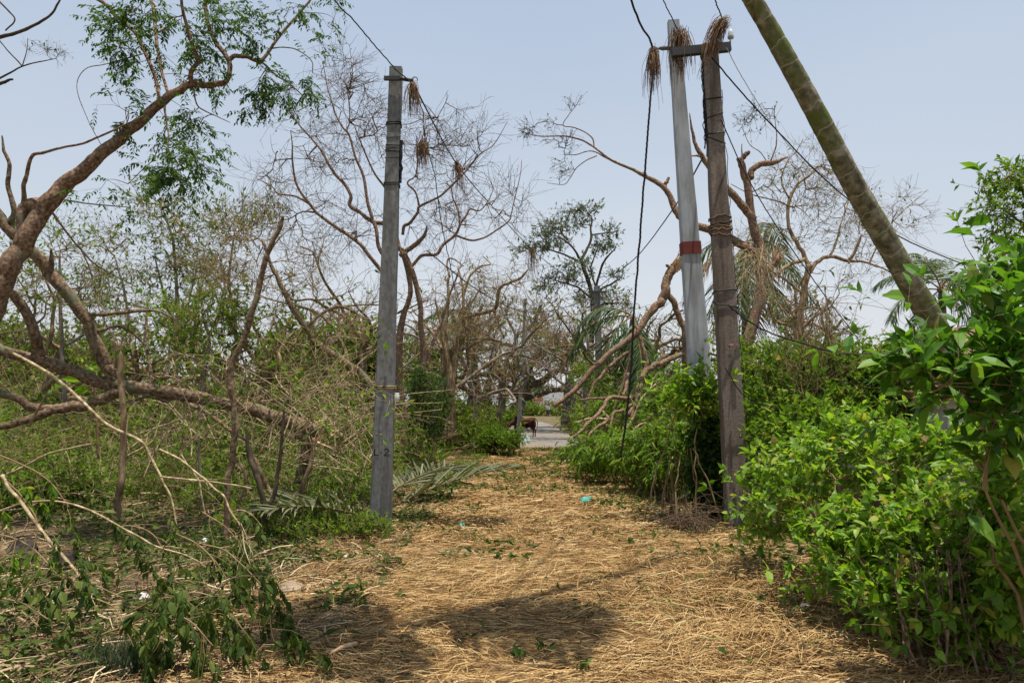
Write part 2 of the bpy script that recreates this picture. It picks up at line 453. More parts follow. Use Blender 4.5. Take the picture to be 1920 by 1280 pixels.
def gz(x, y):
    x = np.asarray(x, float); y = np.asarray(y, float)
    out = np.clip(np.maximum(path_l(y) - x, x - path_r(y)), 0, 2) / 2
    near = np.clip((70 - y) / 30, 0, 1)
    return out * near * (.05 + .09 * vnoise(x, y, .55, 1) + .04 * vnoise(x, y, 1.7, 2))
def straw_h(x, y):
    """depth of the straw layer, heaped along the right"""
    h = .012 + .04 * np.clip(vnoise(x, y, 1.6, 3), 0, 1) + .035 * np.clip(vnoise(x, y, 3.6, 4), 0, 1)
    h = h + .17 * np.exp(-((x - 2.0) / .8) ** 2 - ((y - 7.2) / .8) ** 2) + .12 * np.exp(-((x - 2.35) / .6) ** 2 - ((y - 6.0) / .7) ** 2)
    h = h + .06 * np.exp(-((x - 1.2) / .5) ** 2 - ((y - 6.6) / .4) ** 2) + .09 * np.exp(-((x - 1.9) / .7) ** 2 - ((y - 4.9) / .5) ** 2)
    return h
def sheet(xs, ys, zf):
    X, Y = np.meshgrid(xs, ys); Z = zf(X, Y)
    V = np.stack([X, Y, Z], -1).reshape(-1, 3); nx, ny = len(xs), len(ys)
    i = np.arange(nx - 1)[None] + np.arange(ny - 1)[:, None] * nx
    Q = np.stack([i, i + 1, i + 1 + nx, i + nx], -1).reshape(-1, 4)
    return MB().add(V, Q)
gm = surf('ground_litter', [(.28, (.04, .03, .018)), (.5, (.115, .082, .042)), (.68, (.24, .17, .085))], 1.7, .95, .8, None, 22, .03, .15, second=(.9, (.075, .10, .028), .5, .64))
xs = np.concatenate([[-600, -200, -90], np.arange(-40, 40.1, .5), [90, 200, 600]])
ys = np.concatenate([[-60, -10], np.arange(0, 60.1, .5), np.arange(62, 140, 4), [200, 400, 900]])
o = mkobj('ground', sheet(xs, ys, lambda x, y: gz(x, y) - .012), gm); o['kind'] = 'structure'
pm = surf('path_straw_dust', [(.3, (.12, .066, .026)), (.5, (.24, .138, .055)), (.7, (.36, .225, .095))], 9, .95, .9, (.5, 1.6, 1), 45, .02, .15, second=(.8, (.26, .21, .12), .56, .68))
m = MB(); yy = np.arange(2.0, 30.1, .5); u = np.linspace(-.02, 1.02, 14)
V = []; 
for y in yy:
    l, r = path_l(y) - .3 * vnoise(0, y, .9, 7) , path_r(y) + .3 * vnoise(5, y, .9, 8)
    for t in u: V.append((l + (r - l) * t, y, -.002 + (.004 if 0 < t < 1 else -.006)))
i = np.arange(13)[None] + np.arange(len(yy) - 1)[:, None] * 14
m.add(V, np.stack([i, i + 1, i + 15, i + 14], -1))
o = mkobj('path', m, pm); o['kind'] = 'structure'
rm = surf('road_asphalt', [(.3, (.125, .112, .098)), (.5, (.175, .158, .138)), (.7, (.22, .2, .175))], 2.2, .9, .4, (.3, 2.2, 1), 60, .01, .2, second=(.7, (.28, .2, .1), .53, .66))
m = MB(); yy = np.concatenate([np.arange(27, 60, 1.5), np.arange(60, 125, 5)]); V = []
for y in yy:
    sh = -((max(0, y - 55)) / 18) ** 2
    w0, w1 = -1.5 + sh, 3.1 + sh * .9
    if y > 100: w0 -= (y - 100) * .5
    for t in (0, .33, .67, 1): V.append((w0 + (w1 - w0) * t + .12 * float(vnoise(t * 9, y, .6, 5)), y, .012))
i = np.arange(3)[None] + np.arange(len(yy) - 1)[:, None] * 4
m.add(V, np.stack([i, i + 1, i + 5, i + 4], -1))
o = mkobj('road', m, rm); o['kind'] = 'structure'
# straw: many thin bent strips following a wandering lie
def strips(mb, x, y, z, ang, L, W, lift):
    N = len(x)
    d = np.stack([np.cos(ang), np.sin(ang), np.zeros(N)], 1); s = np.stack([-d[:, 1], d[:, 0], np.zeros(N)], 1)
    c = rng.normal(0, .14, N)[:, None] * s
    p = np.stack([x, y, z], 1); roll = rng.uniform(-1.1, 1.1, N)[:, None]
    V = []
    z0 = rng.uniform(0, 1, N)[:, None]; up = np.array([0, 0, 1.])
    for u, bow in ((-.5, 0), (0, 1), (.5, 0)):
        q = p + d * (L[:, None] * u) + c * L[:, None] * bow * .6 + up * (lift[:, None] * (bow * .4 + (u + .5) * z0))
        hw = (W / 2)[:, None] * (s + up * roll)
        V += [q - hw, q + hw]
    V = np.stack(V, 1); b = np.arange(N)[:, None] * 6
    mb.add(V.reshape(-1, 3), np.concatenate([b + np.array([[0, 1, 3, 2]]), b + np.array([[2, 3, 5, 4]])]))
def straw_field(n, y0, y1, pw, Lr, Wr, marg, liftk=1.0):
    u = rng.uniform(0, 1, n); y = y0 + (y1 - y0) * u ** pw
    l, r = path_l(y) - marg, path_r(y) + marg
    t = rng.uniform(0, 1, n); x = l + (r - l) * t
    edge = np.minimum(x - path_l(y), path_r(y) - x)
    keep = rng.uniform(0, 1, n) < np.clip(.35 + (edge + marg * .5) * 1.6, .12, 1) * np.clip(.78 + .5 * vnoise(x, y, 1.3, 9), .25, 1)
    x, y = x[keep], y[keep]; n = len(x)
    ang = .7 * vnoise(x, y, .75, 10) + .9 * vnoise(x, y, 2.6, 11) + rng.normal(0, .55, n) + (rng.uniform(0, 1, n) < .12) * rng.uniform(-1.5, 1.5, n)
    L = rng.uniform(*Lr, n); hh = straw_h(x, y)
    z = gz(x, y) + hh * rng.uniform(.35, 1, n) + .004
    lift = np.abs(rng.normal(0, .016, n)) * liftk + (rng.uniform(0, 1, n) < .08) * rng.uniform(0, .1, n) + hh * rng.uniform(0, .4, n)
    return x, y, z, ang, L, rng.uniform(*Wr, n), lift
m = MB()
strips(m, *straw_field(120000, 3.6, 10.5, 1.3, (.04, .27), (.0018, .0048), .9))
strips(m, *straw_field(80000, 9.0, 28, 1.25, (.05, .27), (.003, .0085), .6))
o = mkobj('straw_litter', m, M['straw'], smooth=False); o['kind'] = 'stuff'
o['label'] = 'loose golden straw strewn all over the path'; o['category'] = 'straw'
m = MB()   # standing stalks in the heap on the right
k = 5200; x = rng.normal(2.0, .65, k); y = rng.normal(6.3, 1.0, k); a = rng.uniform(0, 2 * PI, k)
z = gz(x, y) + straw_h(x, y) * rng.uniform(.5, 1, k)
strips(m, x, y, z, a, rng.uniform(.12, .4, k), rng.uniform(.002, .0045, k), np.abs(rng.normal(0, .07, k)))
o = mkobj('straw_heap', m, M['straw'], smooth=False); o['kind'] = 'stuff'
tag(o, 'tousled heap of dry straw beside the light green bush', 'straw')
# twig litter and fallen leaves on both sides
def side_pts(n, y0, y1, pw, xl0, xr1, mid=.0):
    y = y0 + (y1 - y0) * rng.uniform(0, 1, n) ** pw
    left = rng.uniform(0, 1, n) < .72
    u = rng.uniform(0, 1, n) ** 1.2
    x = np.where(left, path_l(y) + .5 - u * (xl0 + y * .35), path_r(y) - .3 + u * (xr1))
    return x, y
m = MB(); x, y = side_pts(26000, 4, 24, 1.3, 3.0, 6)
n = len(x)
strips(m, x, y, gz(x, y) + rng.uniform(0, .05, n), rng.uniform(0, PI, n) * .9 + .2, rng.uniform(.08, .5, n), rng.uniform(.003, .009, n), np.abs(rng.normal(0, .04, n)))
o = mkobj('twig_litter', m, M['litter'], smooth=False); o['kind'] = 'stuff'; tag(o, 'dry twigs and stalks littering the ground under the trees', 'litter')
m = MB(); x, y = side_pts(44000, 4.2, 22, 1.3, 3.0, 6)
cl = vnoise(x, y, 1.1, 12) + .5 * vnoise(x, y, 2.7, 13)
kk = (cl > .08) & ((y > 7.5) | (rng.uniform(0, 1, len(x)) < .55)); x, y = x[kk], y[kk]
px_ = rng.uniform(-1.7, 2.9, 26000); py_ = 4.6 + 23 * rng.uniform(0, 1, 26000) ** .65
c2 = vnoise(px_, py_, 1.5, 14) + .6 * vnoise(px_, py_, 3.4, 15) + (np.abs(px_ - .5) / 4) + (py_ - 15) / 60
kk = (c2 > .5) | (rng.uniform(0, 1, 26000) < .06); px_, py_ = px_[kk], py_[kk]
x = np.concatenate([x, px_]); y = np.concatenate([y, py_])
n = len(x); d = nz(np.stack([rng.normal(size=n), rng.normal(size=n), rng.normal(.1, .3, n)], 1))
p = np.stack([x, y, gz(x, y) + .015 + straw_h(x, y) + np.abs(rng.normal(0, .025, n))], 1)
leaves(m, p, d, .085, .36, 0, tilt=.5)
o = mkobj('fallen_leaves', m, M['leaf_wilt'], smooth=False); o['kind'] = 'stuff'; tag(o, 'small fallen green leaves scattered over straw and ground', 'leaves')

# weedy cover on the far ground, both sides
m = MB(); n = 60000; y = 20 + 75 * rng.uniform(0, 1, n) ** 1.6; sgn = rng.choice([-1, 1], n); off = rng.uniform(0, 1, n) ** 1.3 * (y * .75)
x = np.where(sgn < 0, -2.0 - off, 3.6 + off + np.clip(y - 50, 0, 99) * .07); d = nz(np.stack([rng.normal(0, .8, n), rng.normal(0, .8, n), rng.uniform(.3, 1.4, n)], 1))
hh = np.clip(.35 + .5 * vnoise(x, y, .35, 21), 0.02, 2) * np.clip(off / 2, .2, 1)
p = np.stack([x, y, gz(x, y) + rng.uniform(0, 1, n) * hh], 1); sc_ = y / 25
V0 = len(p); leaves(m, p, d, .22 * np.repeat(1, n) * np.clip(sc_, 1, 2.6), .42, 0, tilt=.6)
o = mkobj('weeds', m, M['leaf_olive'], smooth=False); o['kind'] = 'stuff'; tag(o, 'weeds covering the ground far back on both sides of the road', 'weeds')

#==POLES==
# ------------------------------------------------------------------ utility poles
conc_l = surf('concrete_grey', [(.3, (.11, .108, .10)), (.5, (.18, .176, .165)), (.7, (.24, .233, .22))], 22, .9, .7, (1, 1, .6), 90, .006, .2, second=(9, (.085, .083, .078), .46, .72), ss=(1, 1, .09))
conc_b = surf('concrete_blue_grey', [(.3, (.24, .25, .26)), (.5, (.34, .355, .37)), (.7, (.43, .44, .45))], 6, .85, .4, (1, 1, .35), 60, .005, .2, second=(9, (.2, .19, .18), .48, .72), ss=(1, 1, .09))
conc_r = surf('concrete_brown', [(.3, (.115, .09, .073)), (.5, (.185, .147, .12)), (.7, (.25, .2, .165))], 34, .92, .9, None, 90, .008, .2, second=(9, (.085, .062, .045), .46, .7), ss=(1, 1, .1))
red_paint = plain('dull_red_paint', (.17, .04, .033), .9)
def pole_mb(b, t, wb, wt, depth=.7, ch=.1, rings=14, rough=.003):
    b, t = np.array(b), np.array(t); ax = nz(t - b)
    ex = nz(np.array([1., 0, 0]) - ax * ax[0]); ey = np.cross(ax, ex)
    mb = MB(); V = []
    sh = []
    for sx, sy in ((1, -1), (1, 1), (-1, 1), (-1, -1)):
        c = 1 - ch
        sh += [(sx * c, sy), (sx, sy * c)] if sx * sy < 0 and False else [(sx, sy * c), (sx * c, sy)]
    sh.sort(key=lambda q: math.atan2(q[1], q[0])); ns = len(sh)
    for k in range(rings):
        u = k / (rings - 1); w_ = (wb + (wt - wb) * u) / 2; c = b + (t - b) * u
        for sx, sy in sh: V.append(c + ex * (sx * w_ + rng.normal(0, rough)) + ey * (sy * w_ * depth + rng.normal(0, rough)))
    Q = [[k * ns + j, k * ns + (j + 1) % ns, (k + 1) * ns + (j + 1) % ns, (k + 1) * ns + j] for k in range(rings - 1) for j in range(ns)]
    V.append(t + ax * .004); T = [[(rings - 1) * ns + j, (rings - 1) * ns + (j + 1) % ns, len(V) - 1] for j in range(ns)]
    mb.add(V, Q, T); mb.ax, mb.ex, mb.ey = ax, ex, ey
    mb.at = lambda u, sx=0, sy=0: b + (t - b) * u + ex * sx * (wb + (wt - wb) * u) / 2 + ey * sy * depth * (wb + (wt - wb) * u) / 2
    return mb
def wrap(mb, pm_, u, r=.006, turns=1.0, slope=0.0, grow=1.06, jit=.0):
    n = int(26 * turns); pts = []
    for k in range(n + 1):
        a = k / 26 * 2 * PI; cx, cy = math.cos(a), math.sin(a); q = max(abs(cx), abs(cy))
        pts.append(pm_.at(u + slope * k / 26 + rng.normal(0, jit), cx / q * grow, cy / q * grow))
    p = np.array(pts); tubes(mb, p, np.full(len(p), r), 5)
def lathe(mb, c, prof, seg=14):
    a = np.arange(seg) / seg * 2 * PI
    V = [[c[0] + r * math.cos(t), c[1] + r * math.sin(t), c[2] + z] for r, z in prof for t in a]
    Q = [[k * seg + j, k * seg + (j + 1) % seg, (k + 1) * seg + (j + 1) % seg, (k + 1) * seg + j] for k in range(len(prof) - 1) for j in range(seg)]
    mb.add(V, Q)
YL = 9.8
bl, tl = P(713, 1000, YL), P(742.5, 127, YL)
root = thing('utility_pole', 'weathered grey concrete pole marked L.2 on the left of the path', 'utility pole', (bl[0], bl[1], 0))
bl[2] = -.05
pmL = pole_mb(bl, tl, 38 * YL / F, 23.5 * YL / F, .62)
mkobj('shaft', pmL, conc_l, root, smooth=False)
m = MB(); f0 = pmL.at(.967, 0, -1.25)
box(m, P(738, 153, YL) + [0, -.10, 0], (32 * YL / F, .04, .055)); arm = mkobj('crossarm', m, M['iron'], root, smooth=False)
m = MB(); a0 = P(752, 153.5, YL) + [0, -.10, 0]; a1 = P(777, 157, YL) + [0, -.10, 0]
tubes(m, np.linspace(a0, a1, 5), [.03, .028, .03, .026, .02], 8, cap=True)
th = np.linspace(-.5, 4.2, 14); hk = a1 + np.stack([.035 * np.cos(th) + .02, 0 * th, .035 * np.sin(th) + .012], 1)
tubes(m, hk, np.full(14, .007), 6, cap=True); mkobj('insulator_hook', m, M['iron'], arm)
m = MB()
for u_, r_ in ((.868, .011), (.735, .009)): wrap(m, pmL, u_, r_, 2.0, .004)
for u_ in np.linspace(.795, .835, 9): wrap(m, pmL, u_, .004, 1.0, rng.normal(0, .012))
p0 = pmL.at(.835, 1.15, -.3); p1 = pmL.at(.742, 1.2, -.3)
tubes(m, np.linspace(p0, p1, 9) + rng.normal(0, .006, (9, 3)), np.linspace(.03, .018, 9), 6)
mkobj('binding_wire', m, M['black'], root)
m = MB(); wrap(m, pmL, .299, .012, 2.0, .004); wrap(m, pmL, .303, .01, 1.0); mkobj('rope', m, M['bark_tan'], root)
m = MB()   # painted letters L . 2 on the face
cB = P(711, 851, YL); uc = .171
def face(x, z): return pmL.at(uc, 0, -1) + pmL.ex * (x + .0) + pmL.ax * z - np.array([0, .011, 0])
def stroke(pts, wd=.011):
    pts = np.array(pts)
    for a, b in zip(pts[:-1], pts[1:]):
        d = nz((b - a)[None])[0]; s_ = np.array([-d[1], d[0]]) * wd / 2; a_, b_ = a - d * wd * .3, b + d * wd * .3
        m.add([face(*(a_ - s_)), face(*(b_ - s_)), face(*(b_ + s_)), face(*(a_ + s_))], [[0, 1, 2, 3]])
stroke([(-.095, .04), (-.093, -.042), (-.04, -.04)]); stroke([(-.012, -.008), (-.004, -.008)], .013)
a_ = np.linspace(2.7, -.6, 8); stroke([(.058 + .026 * math.cos(t), .018 + .023 * math.sin(t)) for t in a_] + [(.034, -.04), (.095, -.042)])
mkobj('lettering', m, M['black'], root, smooth=False)
# glass jar lamp hung on the pole
c = P(744, 745, YL - .02)
root = thing('jar_lamp', 'small clear glass jar hung on a rope at the grey pole', 'jar', c - [0, 0, .05])
gl, nt_, out_ = newmat('jar_glass'); b_ = nd(nt_, 'BsdfPrincipled'); b_.inputs['Base Color'].default_value = (.85, .85, .8, 1); b_.inputs['Roughness'].default_value = .12; b_.inputs['Transmission Weight'].default_value = .45; nt_.links.new(b_.outputs[0], out_.inputs[0])
m = MB(); lathe(m, c, [(.0, -.055), (.03, -.055), (.036, -.045), (.036, .03), (.03, .042), (.026, .048)]); mkobj('jar', m, gl, root)
m = MB(); lathe(m, c, [(.031, .042), (.031, .06), (0, .062)]); mkobj('lid', m, M['porcelain'], root)

YR, YR2 = 9.9, 10.6
bR, tR = P(1386, 1002, YR), P(1330, 84, YR); bR[2] = -.05
root = thing('utility_pole', 'brown weathered concrete pole in front at the right path edge', 'utility pole', (bR[0], bR[1], 0), 'twin poles')
pmR = pole_mb(bR, tR, 46 * YR / F, 27 * YR / F, .6, rough=.004)
mkobj('shaft', pmR, conc_r, root, smooth=False)
ca, cb = P(1243, 93, YR + .12), P(1378, 79, YR + .12)
m = MB(); M_ = np.array([[math.cos(.1), 0, -math.sin(.1)], [0, 1, 0], [math.sin(.1), 0, math.cos(.1)]])
box(m, (P(1262, 92, YR) + P(1376, 79, YR)) / 2 + [0, .13, .0], (116 * YR / F, .09, .12), M=M_)
arm = mkobj('crossarm', m, M['iron'], root, smooth=False)
m = MB(); c = P(1370, 66, YR + .13); tubes(m, np.array([P(1369, 84, YR + .13), c]), [.012, .012], 8, cap=True)
lathe(m, c, [(.0, -.05), (.042, -.05), (.046, -.02), (.038, .0), (.04, .02), (.03, .05), (.024, .075), (0, .085)]); mkobj('insulator', m, M['porcelain'], arm)
m = MB()
for u_, r_, s_ in ((.60, .012, .01), (.605, .01, -.01), (.612, .011, .012), (.62, .009, -.008), (.628, .01, .006)): wrap(m, pmR, u_, r_, 1.3, s_, 1.12, .002)
mkobj('rope', m, M['fibre'], root)
m = MB(); wrap(m, pmR, .478, .008, 1.0, .006, 1.1); wrap(m, pmR, .474, .007, 1.0, -.03, 1.12); wrap(m, pmR, .80, .008, 1.2, .01); wrap(m, pmR, .872, .009, 1.2, .012)
wrap(m, pmR, .83, .007, 1.0, -.05); wrap(m, pmR, .815, .007, 1.0, .04)
for k in range(7):
    q = np.array([pmR.at(u_, -1.15 + rng.normal(0, .16), -.2 + rng.normal(0, .3)) for u_ in np.linspace(.99, .76 + rng.uniform(0, .05), 14)]); tubes(m, q, np.full(14, .007), 5)
q = np.array([pmR.at(u_, 1.12 + rng.normal(0, .08), -.6) for u_ in np.linspace(.9, .2, 40)]); tubes(m, q, np.full(40, .005), 5)
mkobj('binding_wire', m, M['black'], root)
m = MB(); f_ = pmR.at(.372, .1, -1.0) - np.array([0, .011, 0])
V = [f_ + pmR.ex * (x * .01) + pmR.ax * (z * .01) for x, z in ((-4, 0), (-2, 1.5), (3, 1.8), (4.5, .5), (3, -1), (.5, -1.2), (0, -4), (-1, -1), (-3, -.8))]
m.add(V, None, [[0, i_, i_ + 1] for i_ in range(1, 8)]); mkobj('sticker_remnant', m, plain('faded_sticker', (.42, .2, .18), .8), root, smooth=False)

b2, t2 = P(1334, 985, YR2), P(1262, 40, YR2); b2[2] = -.05
root = thing('utility_pole', 'pale blue grey pole with red band behind the brown one', 'utility pole', (b2[0], b2[1], 0), 'twin poles')
pm2 = pole_mb(b2, t2, 46 * YR2 / F, 22 * YR2 / F, .62)
mkobj('shaft', pm2, conc_b, root, smooth=False)
ub = (985 - 480) / (985 - 40)
m = MB(); Vb = pole_mb(pm2.at(ub - .012), pm2.at(ub + .012), (46 - 24 * ub) * YR2 / F + .028, (46 - 24 * ub) * YR2 / F + .027, .66, rings=2, rough=0); mkobj('painted_band', Vb, red_paint, root, smooth=False)
m = MB(); tubes(m, np.linspace(P(1262, 90, YR2 - .15), P(1236, 91, YR2 - .15), 5), [.035, .04, .032, .036, .02], 8, cap=True)
th = np.linspace(-.5, 4, 12); hk = P(1227, 92, YR2 - .15) + np.stack([.045 * np.cos(th), 0 * th, .03 * np.sin(th)], 1); tubes(m, hk, np.full(12, .008), 6, cap=True)
tubes(m, np.linspace(P(1236, 91, YR2 - .15), P(1227, 92, YR2 - .15), 3), np.full(3, .01), 5, cap=True)
mkobj('insulator_hook', m, conc_l, root)
# far poles
for (x0, y0, x1, y1, wb, wt, Y, lab) in ((972, 815, 985, 560, 9, 5, 37.2, 'thin far pole leaning beside the cow'), (1128, 838, 1119, 536, 15, 11, 28.5, 'far grey pole standing behind the fallen branches')):
    b0, t0 = P(x0, y0, Y), P(x1, y1, Y); b0[2] = -.05
    root = thing('utility_pole', lab, 'utility pole', (b0[0], b0[1], 0))
    q = pole_mb(b0, t0, wb * Y / F, wt * Y / F, .7); mkobj('shaft', q, conc_l, root, smooth=False)
    m = MB(); box(m, t0 + np.array([0, -.12, -.25]), (.7 if wb > 10 else .3, .06, .06)); mkobj('crossarm', m, M['iron'], root, smooth=False)
    if wb < 10:
        m = MB(); box(m, P(977, 675, Y - .15), (.22, .06, .34)); mkobj('switch_box', m, M['porcelain'], root, smooth=False)

# ------------------------------------------------------------------ cables
def cable(pts, r, lab, mat='black', twist=0, name='cable', n=60, jit=.006):
    """pts: (px,py,Y)"""
    p = cat_rom([P(*q) for q in pts], n); p[1:-1] += rng.normal(0, jit, (n - 2, 3)) * .6
    m = MB()
    if twist:
        n2 = 420; p2 = cat_rom(p, n2); a = np.linspace(0, twist * 2 * PI, n2)
        for ph in (0, 2.1, 4.2): tubes(m, p2 + r * np.stack([np.cos(a + ph), np.sin(a + ph), 0 * a], 1), np.full(n2, r), 5)
    else: tubes(m, p, np.full(n, r), 5)
    o = mkobj(name, m, M[mat]); return tag(o, lab, 'cable')
cable([(430, -560, 5.2), (590, -80, 8.0), (628, 0, 8.6), (660, 35, 9), (705, 88, 9.5), (742, 130, 9.6), (768, 153, 9.65), (778, 175, 9.7)], .009, 'wavy black wire reaching down to the top of the L.2 pole')
cable([(775, 158, 9.7), (857, 308, 14), (930, 395, 19), (1000, 470, 23), (1075, 528, 26), (1119, 548, 28.3)], .012, 'long straight wire from the L.2 pole to the far grey pole', jit=.002)
cable([(778, 170, 9.7), (793, 210, 9.9), (797, 260, 10), (815, 330, 10.4), (828, 420, 10.8), (845, 500, 11.2), (853, 545, 11.4)], .007, 'slack black wire dangling behind the L.2 pole top')
cable([(1080, -700, 5.0), (1155, -130, 8.2), (1180, -12, 9.2), (1203, 50, 9.8), (1224, 96, 10.4), (1216, 230, 10.5), (1206, 360, 10.5), (1197, 480, 10.5), (1189, 580, 10.5), (1183, 690, 10.5), (1172, 800, 10.5), (1163, 858, 10.5)], .0085, 'thick twisted black cable hanging down left of the twin poles', twist=46)
cable([(1170, -700, 5.2), (1218, -120, 8.7), (1240, -12, 9.6), (1258, 30, 10.1), (1274, 66, 10.3)], .008, 'short thin wire ending at the pale pole top')
cable([(1280, -700, 5.0), (1322, -110, 8.4), (1338, -12, 9.3), (1348, 20, 9.6), (1358, 42, 9.8)], .009, 'short thick wire ending at the crossarm end')
cable([(1335, 108, 9.7), (1400, 184, 10.1), (1460, 248, 10.6), (1540, 330, 11.3), (1640, 413, 12), (1720, 460, 12.6), (1840, 508, 13.4)], .011, 'black wire sloping from the brown pole behind the palm trunk', jit=.003)
cable([(1362, 90, 9.9), (1395, 150, 10.1), (1450, 236, 10.6), (1530, 330, 11.3), (1600, 385, 12), (1720, 455, 12.6), (1830, 500, 13.3)], .006, 'thin pale wire running alongside the sloping black wire', 'white_cable', jit=.003)
cable([(1352, 225, 9.7), (1400, 330, 10), (1460, 430, 10.4), (1540, 545, 11), (1620, 650, 11.6)], .008, 'straight black wire dropping steeply right of the brown pole', jit=.002)
cable([(1365, 572, 9.7), (1400, 600, 9.8), (1440, 622, 9.9), (1510, 645, 10), (1580, 662, 10.2), (1680, 662, 10.5), (1720, 655, 10.6)], .011, 'black cable sagging from the brown pole over the bushes')
cable([(1318, 296, 10.2), (1262, 392, 14), (1195, 480, 19), (1145, 520, 24), (1121, 540, 28.3)], .013, 'black wire curving from the twin poles to the far pole', jit=.002)
cable([(1120, 545, 28.3), (1093, 564, 28), (1026, 584, 26), (962, 578, 23), (890, 540, 20), (800, 470, 17)], .014, 'sagging dark wire strung left from the far grey pole', jit=.003)
cable([(1360, 690, 9.7), (1400, 745, 9.75), (1480, 770, 9.9), (1570, 785, 10.3), (1680, 815, 10.8)], .007, 'low black wire dropping from the brown pole into leaves')

# ------------------------------------------------------------------ fibre tufts caught on wires
def tuft(c, L, spread, n, lab, lean=(0, 0, 0), mat='fibre'):
    m = MB(); K = 7; p = np.empty((n, K, 3)); p[:, 0] = c + rng.normal(0, spread * .25, (n, 3))
    d = nz(np.stack([rng.normal(0, .34, n), rng.normal(0, .34, n), rng.uniform(-1.3, -.2, n)], 1) + np.array(lean))
    l = L * rng.uniform(.3, 1.0, n) ** 1.1; l[: n // 12] *= 1.5
    for k in range(1, K):
        p[:, k] = p[:, k - 1] + d * (l / (K - 1))[:, None] * (spread * 1.2 + .4 if k < 2 else 1)
        d = nz(d * .62 + np.array([0, 0, -.6]) + rng.normal(0, .09, (n, 3)) + np.array(lean) * .15)
    tubes(m, p, np.full((n, K), .0042) * np.linspace(1, .5, K), 3)
    o = mkobj('fibre_tuft', m, M[mat], org=c); tag(o, lab, 'fibre tuft')
tuft(P(775, 158, 9.65), .55, .1, 110, 'brown fibre tuft hanging from the hook of the L.2 pole')
tuft(P(793, 268, 10), .42, .12, 110, 'brown fibre tuft caught on the slack wire')
tuft(P(856, 304, 14), .85, .08, 90, 'slanting brown fibre tuft on the long wire', (.25, 0, 0))
tuft(P(998, 468, 23), 1.15, .12, 90, 'small far fibre tuft on the long wire')
tuft(P(1226, 96, 10.3), .72, .12, 170, 'brown fibre tuft hanging at the twisted cable hook', (-.06, 0, 0))
tuft(P(1275, 62, 10.2), .72, .2, 240, 'thick brown fibre tuft on the pale pole top')
tuft(P(1357, 42, 9.75), .65, .16, 220, 'brown fibre tuft swept left over the crossarm end', (-.95, 0, .05))

#==TREES==
def tree(name, label, cat, lb, bark, envs=None, nt=0, bend=.16, sag=0.0, rtip=.0025, rcap=.03, twmat='twig_brown', sp=(), leaf=None, group=None, sides=9, nodesel=None, K=6, stacksel=None, rough=.04, base=None):
    """lb: Limbs; envs: crown ellipsoids; sp: list of spawn dicts; leaf: dict"""
    b0 = np.array(lb.L[0][0][0]) if base is None else np.array(base, float)
    root = thing(name, label, cat, b0, group)
    trunk_mb = lb.mb(sides, rough)
    tw = MB(); B = None; tips = []
    if envs:
        tg = ell(envs, nt)
        nodes = lb.nodes() if nodesel is None else np.concatenate([lb.L[j][0] for j in nodesel])
        B, R = fill(nodes, tg, K, bend, sag, rtip, .45, rcap)
        tubes(tw, B, R, 5); tips.append((B, R))
    cur = tips[0] if tips else lb.stack(12, stacksel)
    if not tips: tips.append(cur)
    for s_ in sp:
        s_ = dict(s_); src = s_.pop('src', None)
        if src == 'limbs': par = lb.stack(12, stacksel)
        elif src == 'first': par = tips[0]
        else: par = cur
        cur = spawn(par[0], par[1], **s_)
        tubes(tw, cur[0], cur[1], 3); tips.append(cur)
    few = sum(len(b[0]) for b in tips) < 60
    if few and tw.n:       # a handful of side shoots stay one piece with their stem
        for v, q_ in zip(tw.V, tw.Q): trunk_mb.add(v, q_ - q_.min())
    mkobj('trunk', trunk_mb, M[bark], root)
    if tw.n and not few: mkobj('twigs', tw, M[twmat], root)
    if leaf:
        lm = MB(); wd = MB()
        for lf in (leaf if isinstance(leaf, list) else [leaf]):
            src = tips[lf.get('src', -1)][0]
            p, d = on_branch(src, lf['n'], lf.get('t', (.3, 1)), lf.get('ang', (30, 75)), lf.get('up', 0), lf.get('down', 0))
            if lf.get('pin'): pinnate(lm, wd, p, d, lf['rl'], lf['pin'], lf['L'], lf.get('wr', .36), lf.get('droop', .1), lf.get('hang', .35), lf.get('kind', 0))
            else: leaves(lm, p, d, lf['L'], lf.get('wr', .4), lf.get('kind', 0), lf.get('fold', .25), lf.get('drp', .15), lf.get('tilt', .6))
        l0 = leaf[0] if isinstance(leaf, list) else leaf
        fo = mkobj('foliage', lm, M[l0['mat']], root, smooth=False) if lm.n else root
        if wd.n: mkobj('leaf_stalks', wd, M['leaf_olive'], fo)
    return root

# --- A: brown limb leaning in from the left, leafy top
D = 8.0
A = Limbs(D)
A.add([(-300, 1052, 52), (-250, 980, 50), (-170, 860, 48), (-90, 740, 46), (-40, 640, 44), (3, 541, 42), (20, 497, 41), (44, 460, 40), (77, 396, 37), (111, 359, 34), (151, 322, 30), (201, 279, 26), (252, 235, 23), (296, 198, 20), (336, 168, 17), (363, 158, 15)], dY=.9)
A.add([(363, 158, 16), (386, 159, 13), (421, 154, 11.5), (428, 114, 10), (400, 74, 9), (386, 27, 8.5), (386, -12, 8)], dY=.3)
A.add([(428, 112, 10), (445, 106, 9), (463, 107, 8.5), (490, 114, 8), (514, 81, 6), (544, 44, 5.5), (578, 7, 5), (592, -20, 4)], dY=.5)
A.add([(490, 114, 5), (517, 141, 4), (540, 155, 3), (580, 190, 2)], dY=.2)
A.add([(505, 92, 3), (530, 89, 2.6), (557, 94, 2.3), (584, 114, 2), (586, 138, 1.5)], dY=.2)
A.add([(358, 156, 11), (358, 134, 10), (371, 114, 9), (358, 74, 8), (346, 34, 7), (338, -12, 6)], dY=-.3)
A.add([(300, 195, 7), (292, 150, 7), (272, 100, 8), (252, 60, 8), (218, 30, 8), (201, 10, 8), (170, -8, 8)], dY=.6)
A.add([(318, 186, 6), (300, 120, 6), (292, 64, 7.5), (289, 20, 8), (277, -12, 7)], dY=.8)
